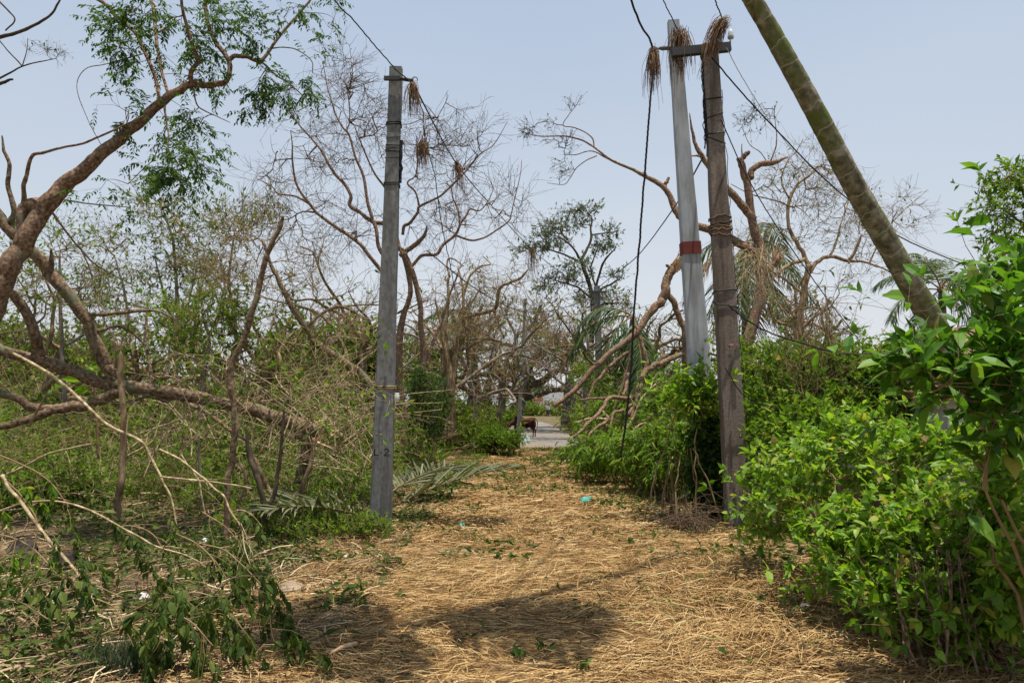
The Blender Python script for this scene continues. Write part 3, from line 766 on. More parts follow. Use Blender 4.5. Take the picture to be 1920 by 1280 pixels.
A.add([(292, 64, 5), (315, 50, 4), (338, 36, 2)], dY=.2)
A.add([(309, 190, 5), (309, 205, 5), (312, 230, 4), (316, 255, 3), (314, 302, 2.5), (322, 318, 2), (340, 335, 2)], dY=-.3)
A.add([(316, 258, 2.5), (345, 272, 2), (372, 295, 1.8), (395, 318, 1.4)], dY=-.2)
A.add([(300, 268, 2.2), (286, 300, 2), (265, 320, 1.8), (240, 345, 1.5)], dY=-.2)
A.add([(363, 168, 4), (372, 200, 3), (410, 220, 2), (431, 230, 1.4)], dY=-.2)
A.add([(90, 378, 26), (62, 385, 26), (44, 392, 24), (42, 430, 18), (48, 470, 16)], dY=-.05)
A.add([(44, 385, 11), (44, 355, 9), (50, 329, 8), (60, 294, 7), (81, 286, 6), (120, 276, 5), (161, 267, 4.5), (215, 243, 4), (269, 218, 3)], dY=-.4)
A.add([(268, 101, 3), (200, 120, 2), (160, 130, 1.8), (144, 165, 1.6), (165, 225, 1.5), (190, 272, 1.5)], dY=-.4)
A.add([(121, 375, 4), (160, 381, 3), (210, 386, 2.5), (245, 389, 1.5)], dY=.3)
A.add([(96, 396, 5), (130, 443, 4), (152, 468, 3.5), (185, 500, 3), (255, 537, 2)], dY=.3)
A.add([(152, 468, 3), (170, 510, 3), (190, 590, 2.2), (225, 650, 2), (238, 690, 1.6)], dY=-.3)
Lo, LF = 0, dict(mat='leaf_neem', L=.058, wr=.4, n=2.6, pin=6, rl=.22, droop=.16, hang=.5, t=(.35, 1), ang=(25, 70), down=.15)
envA = [(270, 120, 80, 50, 9.2, .6, .5), (390, 150, 60, 50, 9.2, .5, .5), (220, 60, 50, 40, 8.6, .4), (400, 60, 60, 60, 8.8, .4), (480, 60, 50, 40, 8.9, .3), (620, 45, 22, 35, 9.3, .3), (500, 165, 48, 50, 9.0, .3), (560, 160, 40, 30, 9.1, .3), (350, 240, 60, 45, 9.0, .5), (330, 320, 60, 30, 8.4, .2, 1.8), (225, 345, 50, 20, 8.3, .15, 1.8), (380, 310, 20, 20, 8.3, .1, 1.5), (240, 190, 50, 50, 8.5, .4, .7), (270, 20, 60, 30, 8.6, .4), (560, 20, 50, 20, 9.1, .3)]
tree('leaning_tree', 'brown leaning limb with dark green leaf clusters filling the upper left', 'tree', A, 'bark_red', envA, 190, .14, -.04, .0028, .012, 'twig_brown', [dict(n=1.8, length=.3, ang=(20, 60), droop=.08, K=5, ratio=.7)], [dict(LF, n=2.2), dict(LF, n=1.0, src=0)], sides=12)

# --- B: fallen trunk on the left with rising limbs
D = 10.4
B_ = Limbs(D)
B_.add([(592, 806, 26), (545, 792, 28), (504, 779, 27), (437, 759, 25), (370, 746, 25), (302, 732, 27), (235, 726, 29)], dY=-.5)
B_.add([(560, 800, 26), (572, 820, 25), (573, 850, 22), (566, 880, 20), (560, 905, 20)], dY=.1)
B_.add([(240, 727, 29), (188, 716, 26), (134, 695, 25), (84, 679, 24), (20, 662, 22), (-40, 635, 20)], dY=-.3)
B_.add([(240, 730, 26), (202, 742, 24), (151, 763, 22), (101, 766, 21), (54, 786, 17), (-10, 802, 14)], dY=-.5)
B_.add([(105, 766, 18), (67, 766, 17), (30, 746, 17), (-15, 732, 16)], dY=-.2)
B_.add([(225, 722, 30), (208, 700, 28), (195, 679, 28), (175, 625, 26), (144, 574, 25), (101, 517, 26), (57, 467, 24), (20, 430, 22), (-20, 385, 20)], dY=-.6)
B_.add([(95, 512, 12), (97, 490, 10), (96, 465, 3)], dY=-.1)
B_.add([(72, 672, 24), (71, 655, 22), (67, 632, 21), (50, 588, 20), (28, 558, 19), (13, 544, 18)], dY=-.4)
B_.add([(20, 420, 14), (27, 396, 11), (15, 346, 9), (17, 309, 8), (7, 280, 6), (4, 255, 3)], dY=-.1)
B_.add([(283, 738, 8), (282, 700, 7), (277, 660, 6), (275, 620, 5), (276, 580, 3)], dY=.3)
B_.add([(165, 590, 9), (210, 588, 8), (265, 582, 7), (300, 585, 4), (330, 600, 3)], dY=.5)
B_.add([(182, 620, 8), (225, 612, 6), (255, 630, 5), (275, 650, 3)], dY=.4)
B_.add([(330, 742, 9), (310, 752, 8), (285, 740, 7), (250, 752, 6), (210, 756, 4)], dY=-.2)
B_.add([(340, 750, 8), (390, 775, 8), (430, 805, 8), (470, 830, 4)], dY=-.3)
tree('fallen_tree', 'broken trunk lying across the left with thick limbs rising', 'tree', B_, 'bark_brown', [(90, 600, 110, 70, 10.2, .8), (180, 520, 90, 60, 10.3, .8), (320, 620, 80, 50, 10.4, .8), (420, 720, 80, 60, 10.4, .6)], 60, .2, 0, .003, .012, 'twig_brown', [dict(n=2.2, length=.7, ang=(25, 80), K=6, ratio=.7, wig=.2), dict(n=2.5, length=.3, ang=(25, 80), K=4, ratio=.8)], dict(mat='leaf_mid', L=.06, wr=.42, n=1.3, src=1, down=.2), sides=12)

m = MB()
for k in range(30):
    a = P(588 + rng.normal(0, 4), 806 + rng.normal(0, 7), 10.4); tubes(m, np.linspace(a, a + [rng.uniform(.08, .32), rng.normal(0, .05), rng.normal(-.02, .06)], 3), [.022, .014, .003], 4)
mkobj('splintered_end', m, M['raw_wood'], bpy.data.objects['fallen_tree'])
# --- slender snapped stems on the left
def stem(pts, D, label, bark='bark_tan', tw=None, dY=0, name='dead_sapling', cat='tree stem', extra=(), leaf=None, sides=8):
    q = Limbs(D); q.add(pts, dY=dY)
    for e in extra: q.add(e)
    return tree(name, label, cat, q, bark, sp=tw or (), leaf=leaf, sides=sides, rough=.05)
stem([(423, 1030, 13), (425, 970, 12), (427, 910, 12), (435, 860, 13), (440, 800, 14), (437, 752, 13), (432, 709, 15), (437, 679, 13), (460, 628, 13), (480, 554, 13), (497, 490, 12), (510, 455, 11), (524, 425, 9), (531, 406, 6)], 8.5, 'tall thin crooked snapped stem left of the L.2 pole', 'bark_brown', [dict(n=3, length=.5, t=(.1, .9), K=5, ratio=.4, rmax=.006)], extra=[[(508, 468, 3), (530, 440, 2.5), (556, 421, 2)], [(430, 708, 10), (424, 700, 9), (428, 690, 4)]])
stem([(217, 998, 15), (220, 950, 14), (225, 917, 15), (230, 857, 14), (232, 783, 12), (226, 716, 13), (223, 660, 13), (222, 640, 11)], 9.6, 'upright stub with a freshly split top behind the fallen trunk', 'bark_tan', extra=[[(216, 690, 6), (215, 650, 6), (214, 629, 2)]])
stem([(496, 1012, 14), (497, 985, 13), (496, 961, 13), (487, 910, 12), (476, 880, 12), (466, 850, 9), (462, 800, 5)], 9.05, 'dark V shaped pair of stems near the path edge', 'bark_dark', extra=[[(497, 985, 10), (505, 950, 10), (514, 927, 10), (524, 867, 8), (530, 800, 6), (533, 760, 3)]])
stem([(536, 965, 10), (520, 940, 11), (504, 917, 10), (490, 885, 10), (477, 860, 9), (468, 835, 7)], 9.5, 'pale brown stem leaning left against the V stems', 'bark_tan')
stem([(470, 1003, 7), (468, 985, 7), (466, 974, 7), (455, 958, 7), (447, 944, 7), (454, 925, 7), (460, 910, 6), (458, 885, 6), (448, 865, 5)], 9.4, 'small zigzag tan stem left of the V stems', 'bark_tan')
stem([(564, 978, 10), (562, 960, 10), (561, 951, 10), (566, 915, 10), (575, 890, 9), (585, 860, 9), (588, 820, 6)], 9.9, 'curved mossy stem close to the left pole', 'bark_tan', [dict(n=4, length=.6, t=(.2, 1), K=5, ratio=.4, rmax=.005)])
stem([(374, 960, 6), (376, 900, 6), (372, 830, 5), (378, 760, 4)], 11, 'thin grey upright sapling stem under the fallen trunk', 'bark_grey')

# --- C: bare fan shaped tree behind the left pole
D = 18.0
T1 = Limbs(D)
T1.add([(760, 850, 24), (754, 800, 21), (754, 766, 20), (748, 699, 17), (751, 615, 14), (764, 570, 11), (770, 535, 10), (757, 480, 12), (748, 462, 11)])
T1.add([(770, 850, 20), (774, 793, 16), (781, 732, 14), (794, 685, 12), (791, 618, 11), (784, 548, 11), (771, 504, 11), (757, 474, 11)], dY=-.2)
T1.add([(748, 466, 11), (738, 428, 9), (719, 421, 9), (699, 416, 8.5), (676, 400, 8), (656, 385, 8), (658, 367, 7), (646, 346, 7), (631, 329, 6.5), (616, 308, 6), (604, 284, 5), (584, 260, 4), (554, 225, 3), (530, 192, 2)], dY=.8)
T1.add([(740, 560, 9), (725, 525, 8), (693, 480, 8), (670, 453, 8), (628, 424, 7), (598, 403, 6.5), (581, 382, 6), (557, 349, 5), (549, 308, 4), (548, 275, 3), (545, 245, 1.5)], dY=-.8)
T1.add([(581, 382, 5), (565, 373, 4.5), (548, 367, 4), (521, 363, 3.5), (509, 349, 2.5), (480, 334, 1.5)], dY=-.4)
T1.add([(590, 398, 4), (566, 397, 3), (545, 409, 2.5), (510, 420, 1.5)], dY=.3)
T1.add([(742, 500, 9), (714, 471, 8), (702, 421, 7.5), (690, 385, 7), (682, 332, 6), (667, 296, 5), (655, 254, 4.5), (644, 240, 4), (631, 219, 3.5), (619, 183, 3), (613, 159, 2.5), (606, 120, 1.5)], dY=.5)
T1.add([(650, 246, 3), (655, 228, 3), (655, 198, 2.5), (650, 159, 2), (661, 145, 2), (658, 110, 1.2)], dY=.3)
T1.add([(745, 390, 5), (722, 352, 5), (699, 320, 4), (676, 266, 3), (664, 234, 2)], dY=-.7)
T1.add([(752, 478, 11), (762, 470, 11), (782, 457, 10), (796, 440, 8), (801, 423, 3)], dY=-.2)
T1.add([(770, 500, 7), (792, 480, 7), (818, 477, 6.5), (833, 457, 6), (854, 441, 6), (862, 421, 5), (875, 403, 4.5), (882, 392, 4), (900, 395, 3), (918, 372, 2), (926, 350, 1.3)], dY=.9)
T1.add([(862, 421, 4), (859, 395, 4), (849, 369, 3.5), (846, 350, 3)], dY=.3)
T1.add([(854, 441, 5), (882, 450, 4.5), (906, 446, 4), (930, 432, 3.5), (955, 413, 3), (960, 392, 2.5), (975, 330, 1.8), (978, 299, 1)], dY=.6)
T1.add([(755, 440, 7), (758, 424, 7), (769, 418, 6.5), (782, 400, 6), (787, 387, 5.5), (823, 369, 4.5), (846, 348, 4), (875, 320, 3), (900, 289, 2.5), (926, 271, 2), (952, 227, 1)], dY=-.8)
T1.add([(787, 387, 4.5), (779, 361, 4), (764, 343, 3.5), (779, 328, 3), (785, 290, 2.5), (797, 243, 2), (815, 227, 1.8), (836, 191, 1.5), (838, 172, 1)], dY=-.4)
T1.add([(800, 690, 8), (812, 640, 6), (830, 600, 5), (840, 560, 4)], dY=.6)
envT1 = [(590, 270, 75, 110, 18.5, 1.3), (680, 220, 75, 110, 18, 1.3), (650, 130, 55, 55, 18.5, 1), (780, 280, 60, 80, 17.5, 1), (850, 270, 70, 70, 17.5, 1), (880, 380, 90, 70, 18.3, 1.2), (620, 420, 110, 70, 17.6, 1.3), (520, 350, 55, 70, 17.6, 1), (800, 430, 60, 60, 18, 1), (960, 390, 40, 60, 18.5, .6)]
tree('bare_tree', 'bare fan shaped tree with fine twigs behind the L.2 pole', 'tree', T1, 'bark_red', envT1, 430, .15, 0, .0066, .05, 'twig_brown',
     [dict(n=3.0, length=.85, ang=(20, 60), t=(.2, 1), K=7, ratio=.75, wig=.15, up=.1, rmin=.0052), dict(n=.9, length=.42, ang=(20, 65), K=5, ratio=.85, wig=.18, rmin=.0045)],
     dict(mat='leaf_brown', L=.05, wr=.5, n=.28, src=-1), sides=9)

# --- leaning bare limb left of the pole with twiggy head
D = 15.5
T2 = Limbs(D)
T2.add([(735, 800, 20), (700, 732, 18), (674, 699, 17), (640, 675, 16), (601, 648, 15), (578, 618, 14), (544, 568, 12), (524, 527, 10), (508, 495, 8), (495, 455, 5)], dY=-.6)
T2.add([(578, 610, 8), (600, 590, 7), (640, 575, 6), (690, 600, 5)], dY=.5)
T2.add([(655, 688, 9), (640, 640, 7), (600, 590, 6), (560, 575, 5), (500, 560, 3)], dY=.4)
tree('leaning_tree', 'half fallen twiggy tree leaning left behind the snapped stem', 'tree', T2, 'bark_brown', [(470, 440, 75, 65, 15, 1), (540, 520, 90, 70, 15.2, 1), (600, 600, 110, 50, 15.3, 1), (420, 520, 60, 60, 15, 1)], 150, .2, 0, .0052, .02, 'twig_tan',
     [dict(n=3.5, length=.9, ang=(15, 60), K=6, ratio=.7, up=.12, rmin=.0042), dict(n=2, length=.4, ang=(20, 70), K=4, ratio=.8, rmin=.0036)], dict(mat='leaf_olive', L=.06, wr=.4, n=1.1, src=-2), sides=8)

# --- airy leafy trees at the back left
def airy(label, trunk, D, envs, nt, leafn, lm='leaf_olive', L=.12, extra=(), name='slender_tree', bark='bark_grey', tw='twig_tan', wr=.34, spn=2.6, spl=.9):
    q = Limbs(D); q.add(trunk)
    for e in extra: q.add(e, dY=.4)
    return tree(name, label, 'tree', q, bark, envs, int(nt * 1.5), .12, .02, .00026 * D + .001, .03, tw, [dict(n=spn, length=spl, ang=(15, 55), K=5, ratio=.7, up=.15, rmin=.0002 * D + .0008)], [dict(mat=lm, L=L, wr=wr, n=leafn * 1.3, src=-1, up=.1), dict(mat=lm, L=L, wr=wr, n=leafn * .8, src=0)], sides=7)
airy('slim upright tree with feathery olive crown in the left background', [(330, 830, 10), (330, 700, 10), (332, 600, 9), (330, 520, 7), (322, 440, 5), (300, 390, 3)], 23, [(300, 400, 50, 35, 23, 1), (330, 450, 60, 50, 23, 1.2), (320, 530, 80, 60, 23, 1.2), (270, 380, 22, 18, 23, .5)], 130, 4.0, extra=[[(331, 640, 6), (350, 580, 5), (370, 500, 3)], [(330, 620, 6), (310, 560, 5), (290, 480, 3)]])
airy('pale green willowy tree top right of the slim olive tree', [(440, 820, 9), (445, 700, 8), (440, 600, 7), (430, 520, 6), (440, 430, 3)], 24, [(430, 420, 55, 40, 24, 1.2), (480, 400, 40, 30, 24, 1), (410, 500, 50, 60, 24, 1.2)], 110, 3.0, L=.13)
airy('thin leggy tree with sparse leaves far left', [(255, 820, 7), (252, 720, 7), (245, 640, 6), (236, 560, 5), (215, 480, 3)], 20, [(200, 450, 45, 35, 20, 1), (190, 530, 60, 50, 20, 1), (240, 600, 60, 50, 20, 1)], 90, 2.8, L=.11, extra=[[(250, 700, 4), (270, 640, 4), (275, 560, 2)]])
airy('small leafy tree rising above the fallen trunk at far left', [(120, 840, 12), (120, 740, 10), (116, 640, 9), (112, 560, 7), (112, 470, 4)], 17, [(115, 460, 50, 40, 17, .9), (60, 520, 60, 50, 17, .9), (150, 560, 60, 50, 17, .9)], 90, 2.6, 'leaf_mid', L=.09, extra=[[(118, 650, 7), (150, 630, 6), (165, 590, 4)]])
airy('tree with fresh green mid level foliage behind the snapped stem', [(385, 850, 9), (382, 760, 9), (385, 690, 8), (392, 640, 6), (380, 590, 3)], 16, [(345, 590, 45, 22, 16, .8), (410, 590, 45, 22, 16, .8), (380, 620, 70, 22, 16, .8)], 70, 7.0, 'leaf_mid', L=.1)
# distant leafy mass, each a tree
for i_, (px, top, bw, D, lab) in enumerate([(40, 600, 75, 34, 'hazy distant tree at the left picture edge'), (170, 620, 70, 36, 'hazy distant tree behind the leggy tree'), (560, 600, 70, 33, 'distant olive tree between snapped stem and L.2 pole'), (660, 610, 60, 30, 'distant olive tree just left of the L.2 pole'), (800, 640, 45, 42, 'low distant tree right of the bare tree trunk')]):
    airy(lab, [(px, 775, 12), (px + 4, 720, 10), (px, 660, 7), (px + 5, 620, 4)], D, [(px, (top + 740) / 2, bw, (740 - top) / 2, D, 1.8), (px + 10, 720, bw, 40, D, 1.8)], 170, 6.0, 'leaf_olive', L=.24, wr=.45, spl=1.3, name='background_tree')

# --- tree with pale bark beside the path, middle distance
T3 = Limbs(24.0)
T3.add([(842, 822, 26), (844, 780, 22), (845, 732, 20), (843, 700, 18), (840, 680, 13), (831, 638, 10), (826, 600, 7), (815, 560, 4)])
T3.add([(846, 720, 14), (852, 690, 13), (857, 655, 11), (862, 620, 9), (868, 590, 7), (868, 540, 5), (858, 500, 3)], dY=.4)
T3.add([(836, 690, 8), (822, 640, 7), (800, 612, 6), (775, 600, 4)], dY=.5)
T3.add([(866, 596, 8), (890, 590, 8), (929, 578, 8), (936, 541, 7), (955, 530, 6), (976, 521, 6), (990, 505, 3)], dY=-.4)
T3.add([(868, 560, 5), (880, 520, 5), (900, 500, 4), (920, 495, 3), (905, 480, 2)], dY=.5)
T3.add([(843, 520, 5), (838, 490, 4), (850, 485, 3), (870, 500, 2)], dY=.3, D=24)
T3.add([(832, 640, 6), (840, 580, 5), (840, 520, 5)], dY=0)
T3.add([(850, 660, 7), (880, 650, 7), (910, 635, 6), (940, 640, 5)], dY=.6)
tree('broken_tree', 'pale barked battered tree with drooping twigs left of the cow', 'tree', T3, 'bark_tan', [(860, 530, 60, 45, 24, 1.2), (930, 540, 60, 45, 24, 1), (965, 510, 35, 25, 24, .8), (860, 610, 70, 60, 24, 1.2)], 150, .3, -.1, .008, .04, 'twig_tan',
     [dict(n=2.5, length=1.3, ang=(20, 80), K=7, ratio=.7, droop=.14, wig=.2, rmin=.0065), dict(n=.9, length=.6, ang=(20, 80), K=5, ratio=.8, droop=.2, rmin=.006)], dict(mat='leaf_olive', L=.12, wr=.3, n=1.1, src=-2, down=.7), sides=9)

# --- big storm torn banyan over the road
T4 = Limbs(48.0)
T4.add([(963, 797, 34), (966, 781, 31), (973, 758, 29), (980, 735, 28), (986, 709, 26), (990, 684, 22)])
T4.add([(990, 690, 16), (1000, 675, 14), (1008, 666, 13), (1023, 657, 12), (1049, 650, 11), (1070, 645, 9), (1085, 625, 6)], dY=-3)
T4.add([(988, 722, 18), (1015, 716, 16), (1032, 702, 13), (1049, 695, 11), (1083, 700, 9), (1120, 690, 6)], dY=-4)
T4.add([(984, 748, 12), (1000, 742, 11), (1015, 738, 11), (1040, 731, 10.5), (1075, 731, 11), (1104, 735, 10), (1130, 722, 6)], dY=-5)
T4.add([(985, 722, 18), (954, 707, 16), (929, 702, 13), (891, 700, 9), (860, 690, 6)], dY=-4)
T4.add([(984, 740, 16), (960, 732, 15), (940, 724, 13), (911, 743, 10), (890, 760, 8)], dY=-3)
T4.add([(989, 686, 13), (980, 678, 11), (968, 674, 10), (963, 661, 10), (968, 640, 9), (968, 628, 8), (993, 615, 7), (1008, 590, 6), (1013, 571, 4)], dY=-2)
T4.add([(966, 650, 8), (950, 646, 9), (932, 645, 9), (912, 655, 7), (888, 650, 6), (870, 630, 4)], dY=-3)
T4.add([(968, 632, 6), (958, 610, 6), (950, 590, 4), (953, 560, 2)], dY=0)
T4.add([(1000, 714, 12), (985, 690, 10), (960, 688, 9), (930, 682, 9), (905, 690, 7)], dY=-3)
T4.add([(880, 800, 24), (884, 760, 20), (890, 700, 15), (888, 650, 12), (895, 600, 9), (905, 570, 6)], dY=-1, D=47)
T4.add([(905, 800, 22), (908, 760, 18), (915, 720, 14), (930, 690, 10)], dY=0, D=47)
T4.add([(938, 800, 14), (940, 770, 12), (950, 740, 12), (965, 725, 10)], dY=0, D=47)
T4.add([(890, 640, 9), (870, 600, 8), (876, 575, 7), (890, 560, 4)], dY=-2)
T4.add([(893, 660, 9), (915, 625, 8), (930, 605, 7), (925, 580, 4)], dY=-2)
T4.add([(1062, 650, 8), (1064, 672, 9), (1050, 690, 7)], dY=0)
tree('banyan_tree', 'huge storm torn banyan arching over the road by the cow', 'tree', T4, 'bark_grey', [(900, 640, 60, 60, 46, 4), (960, 690, 50, 35, 46, 4), (1030, 640, 60, 40, 45, 4), (1060, 680, 55, 25, 44, 4), (915, 735, 45, 35, 45, 4), (1000, 600, 40, 35, 46, 3)], 300, .3, 0, .022, .14, 'bark_brown',
     [dict(n=2.8, length=2.2, ang=(20, 80), K=6, ratio=.7, wig=.25, rmin=.013), dict(n=2, length=1.0, ang=(20, 80), K=5, ratio=.8, rmin=.011)], [dict(mat='leaf_olive', L=.26, wr=.42, n=.45, src=-1), dict(mat='leaf_olive', L=.26, wr=.42, n=1.1, src=0)], sides=10, rough=.09)
# prop root stump on the right road side
T5 = Limbs(44.0)
T5.add([(1062, 797, 26), (1063, 775, 19), (1064, 745, 18), (1068, 722, 20), (1072, 700, 12)])
T5.add([(1056, 796, 9), (1056, 770, 7), (1060, 735, 6)], D=43.5); T5.add([(1072, 797, 9), (1075, 760, 7), (1072, 730, 6)], D=43.5)
tree('tree_stump', 'grey fluted standing stump on the right edge of the road', 'tree stump', T5, 'bark_grey', sides=12, rough=.1)
# flat topped tree
T6 = Limbs(52.0)
T6.add([(1104, 775, 14), (1108, 680, 12), (1112, 580, 10), (1108, 545, 9), (1100, 518, 9), (1092, 495, 8), (1088, 484, 7)])
T6.add([(1090, 488, 7), (1100, 468, 6), (1108, 448, 5), (1108, 425, 4), (1110, 410, 3), (1100, 395, 2)], dY=1)
T6.add([(1086, 484, 5), (1072, 462, 4), (1050, 445, 3), (1030, 440, 2)], dY=-2)
T6.add([(1084, 490, 5), (1060, 478, 4), (1030, 468, 3), (1005, 462, 2)], dY=-1)
T6.add([(1108, 440, 4), (1125, 438, 3), (1145, 436, 3), (1160, 432, 2)], dY=-1)
T6.add([(1113, 560, 6), (1122, 520, 5), (1130, 495, 5), (1140, 480, 4), (1150, 470, 3), (1156, 462, 2)], dY=1)
T6.add([(1115, 552, 6), (1130, 540, 5), (1150, 530, 4), (1165, 520, 2)], dY=-1)
T6.add([(1112, 575, 6), (1135, 570, 5), (1160, 568, 3)], dY=-2)
T6.add([(1110, 560, 5), (1085, 540, 4), (1050, 528, 3), (1030, 522, 2)], dY=-2)
T6.add([(1118, 540, 4), (1108, 505, 3), (1115, 480, 3), (1124, 455, 2)], dY=-1)
tree('flat_topped_tree', 'tall dark flat topped tree standing alone against the sky', 'tree', T6, 'bark_dark', [(1080, 395, 36, 17, 53, 1.8), (1108, 388, 18, 10, 53, 1), (1030, 428, 44, 18, 51, 2), (1075, 418, 36, 14, 52, 1.8), (1000, 464, 36, 13, 51, 1.8), (1040, 455, 44, 16, 51, 1.8), (1148, 430, 26, 16, 52, 1.4), (1130, 460, 26, 14, 52, 1.2), (1055, 522, 54, 15, 51, 1.8), (1085, 500, 34, 16, 51, 1.6), (1155, 515, 30, 10, 52, 1.2), (1145, 562, 44, 22, 51, 1.8), (1025, 538, 26, 10, 51, 1.2), (1090, 560, 30, 16, 51, 1.5)], 480, .12, .02, .013, .08, 'twig_dark',
     [dict(n=2.6, length=.8, ang=(20, 70), K=4, ratio=.7, rmin=.011)], [dict(mat='leaf_grey', L=.2, wr=.38, n=3.6, src=-1), dict(mat='leaf_grey', L=.2, wr=.38, n=3.4, src=0)], sides=8)

# --- right: dark snapped tree behind the twin poles
T7 = Limbs(17.0)
T7.add([(1394, 700, 26), (1398, 655, 24), (1412, 605, 22), (1427, 541, 21), (1428, 474, 20), (1414, 430, 20), (1404, 353, 16), (1394, 319, 15), (1388, 296, 15)])
T7.add([(1408, 335, 13), (1408, 322, 13), (1421, 311, 13), (1445, 306, 12), (1462, 300, 8), (1478, 294, 2)], dY=.2)
T7.add([(1393, 296, 10), (1400, 289, 10), (1403, 285, 8)], dY=-.1); T7.add([(1391, 296, 4), (1391, 270, 1.5)], dY=.1)
T7.add([(1414, 413, 18), (1398, 392, 17), (1381, 373, 16), (1364, 356, 15), (1324, 306, 12), (1314, 289, 10), (1304, 272, 8), (1298, 245, 6), (1293, 212, 2)], dY=-.2)
T7.add([(1322, 302, 6), (1312, 293, 5), (1296, 292, 3)], dY=-.1)
T7.add([(1424, 480, 18), (1380, 452, 17), (1335, 432, 16), (1300, 420, 16), (1271, 403, 16), (1255, 366, 12), (1238, 346, 11), (1208, 329, 8), (1180, 316, 6), (1144, 299, 5), (1125, 285, 4), (1103, 269, 4), (1078, 259, 3.5), (1053, 255, 3), (1009, 255, 2.2), (972, 245, 1.4)], dY=.8)
T7.add([(1246, 354, 8), (1248, 345, 8), (1254, 333, 6)], dY=.05); T7.add([(1210, 330, 8), (1208, 324, 8), (1212, 327, 5)], dY=0)
T7.add([(1114, 276, 3), (1112, 262, 3), (1100, 250, 2.6), (1078, 240, 2.2), (1056, 235, 2), (1067, 215, 1.6), (1080, 198, 1.3), (1090, 178, .9)], dY=.2)
T7.add([(1056, 235, 2), (1040, 232, 1.6), (1026, 222, 1)], dY=.1)
T7.add([(1144, 299, 3.2), (1130, 293, 3), (1117, 285, 2.6), (1100, 284, 2.2), (1080, 290, 2), (1056, 290, 1.2)], dY=.1)
T7.add([(1119, 292, 2.5), (1098, 302, 2.2), (1080, 316, 2), (1068, 335, 1.8), (1056, 346, 1.5), (1026, 343, 1)], dY=.1)
T7.add([(1445, 303, 3), (1455, 275, 3), (1456, 250, 2), (1452, 215, 1.4), (1454, 195, 1)], dY=.1)
T7.add([(1440, 306, 2.4), (1425, 285, 2), (1405, 270, 1.6), (1390, 235, 1)], dY=.2)
T7.add([(1432, 520, 14), (1445, 500, 13), (1455, 490, 14), (1462, 478, 5)], dY=-.2)
envT7 = [(990, 245, 22, 14, 17.6, .25, 2.5), (1025, 228, 20, 10, 17.6, .3), (1075, 195, 16, 16, 17.6, .25), (1045, 262, 40, 14, 17.6, .3), (1050, 318, 22, 20, 17.6, .3, 1.5), (1060, 275, 25, 20, 17.6, .3), (1420, 230, 40, 40, 17, .5, .8), (1400, 215, 25, 25, 17, .4, .6)]
tree('snapped_tree', 'snapped dark brown tree whose long bare branch reaches left past the poles', 'tree', T7, 'bark_red', envT7, 80, .2, 0, .0048, .011, 'twig_dark', [dict(n=3.5, length=.35, ang=(25, 70), K=5, ratio=.8, up=.2, wig=.25, rmin=.0042)], dict(mat='leaf_grey', L=.05, wr=.4, n=1.8, src=-1), sides=10, nodesel=[5, 8, 9, 10, 11, 12, 13])
m = MB(); 
for k in range(26):
    a = P(1453 + rng.normal(0, 5), 496 + rng.normal(0, 5), 16.9); tubes(m, np.linspace(a, P(1462 + rng.normal(0, 9), 468 + rng.normal(0, 9), 16.8), 3), [.02, .016, .003], 4)
spl = mkobj('splintered_end', m, M['raw_wood'], bpy.data.objects['snapped_tree'])
# --- right: tan twiggy tree
T8 = Limbs(18.5)
T8.add([(1490, 720, 15), (1494, 650, 15), (1498, 608, 14), (1505, 564, 13), (1512, 527, 12), (1517, 497, 12)])
T8.add([(1517, 500, 10), (1508, 478, 9), (1495, 457, 8.5), (1484, 438, 8), (1477, 410, 7), (1478, 385, 7), (1486, 362, 6.5), (1498, 343, 6), (1515, 331, 5), (1528, 320, 4)], dY=.5)
T8.add([(1517, 512, 9), (1528, 496, 9), (1542, 485, 8), (1559, 481, 8), (1592, 489, 7), (1615, 490, 5), (1633, 495, 4), (1660, 505, 3), (1690, 525, 2)], dY=.8)
T8.add([(1592, 488, 7), (1604, 470, 6.5), (1609, 455, 6), (1616, 440, 3)], dY=-.2)
T8.add([(1512, 485, 8), (1490, 493, 8), (1468, 503, 8), (1440, 530, 5)], dY=-.5)
T8.add([(1504, 552, 6), (1490, 538, 6), (1468, 520, 5.5), (1445, 508, 5), (1420, 497, 3)], dY=-.6)
T8.add([(1555, 482, 5), (1568, 455, 4), (1576, 420, 3), (1590, 380, 2.5), (1595, 350, 1.5)], dY=.6)
T8.add([(1480, 372, 4), (1468, 350, 3.5), (1466, 330, 3), (1478, 300, 2.5), (1492, 285, 2), (1506, 260, 1.3)], dY=.3)
T8.add([(1525, 322, 4), (1535, 312, 3.5), (1560, 318, 3), (1590, 315, 2)], dY=.3)
T8.add([(1500, 620, 8), (1520, 600, 6), (1545, 580, 4), (1555, 560, 2)], dY=-.6)
T8.add([(1490, 390, 4), (1450, 375, 3), (1410, 365, 2.5), (1370, 345, 1.5)], dY=-.4)
T8.add([(1630, 494, 4), (1650, 450, 3), (1670, 420, 2.5), (1700, 390, 2), (1740, 355, 1.2)], dY=.6)
envT8 = [(1470, 350, 70, 60, 18.5, 1), (1530, 310, 60, 45, 18.8, 1), (1540, 400, 90, 80, 18.6, 1.2), (1620, 420, 60, 70, 19, 1), (1690, 400, 40, 40, 19, .7), (1440, 460, 70, 50, 18.2, 1), (1640, 500, 60, 30, 19, .8)]
tree('twiggy_tree', 'tan twiggy tree with sparse new leaves left of the palm trunk', 'tree', T8, 'bark_tan', envT8, 230, .2, 0, .006, .026, 'twig_tan', [dict(n=3.0, length=.7, ang=(20, 75), K=6, ratio=.7, wig=.2, rmin=.005), dict(n=1.6, length=.35, ang=(20, 75), K=4, ratio=.8, rmin=.0042)], dict(mat='leaf_olive', L=.075, wr=.45, n=.8, src=-2), sides=9)

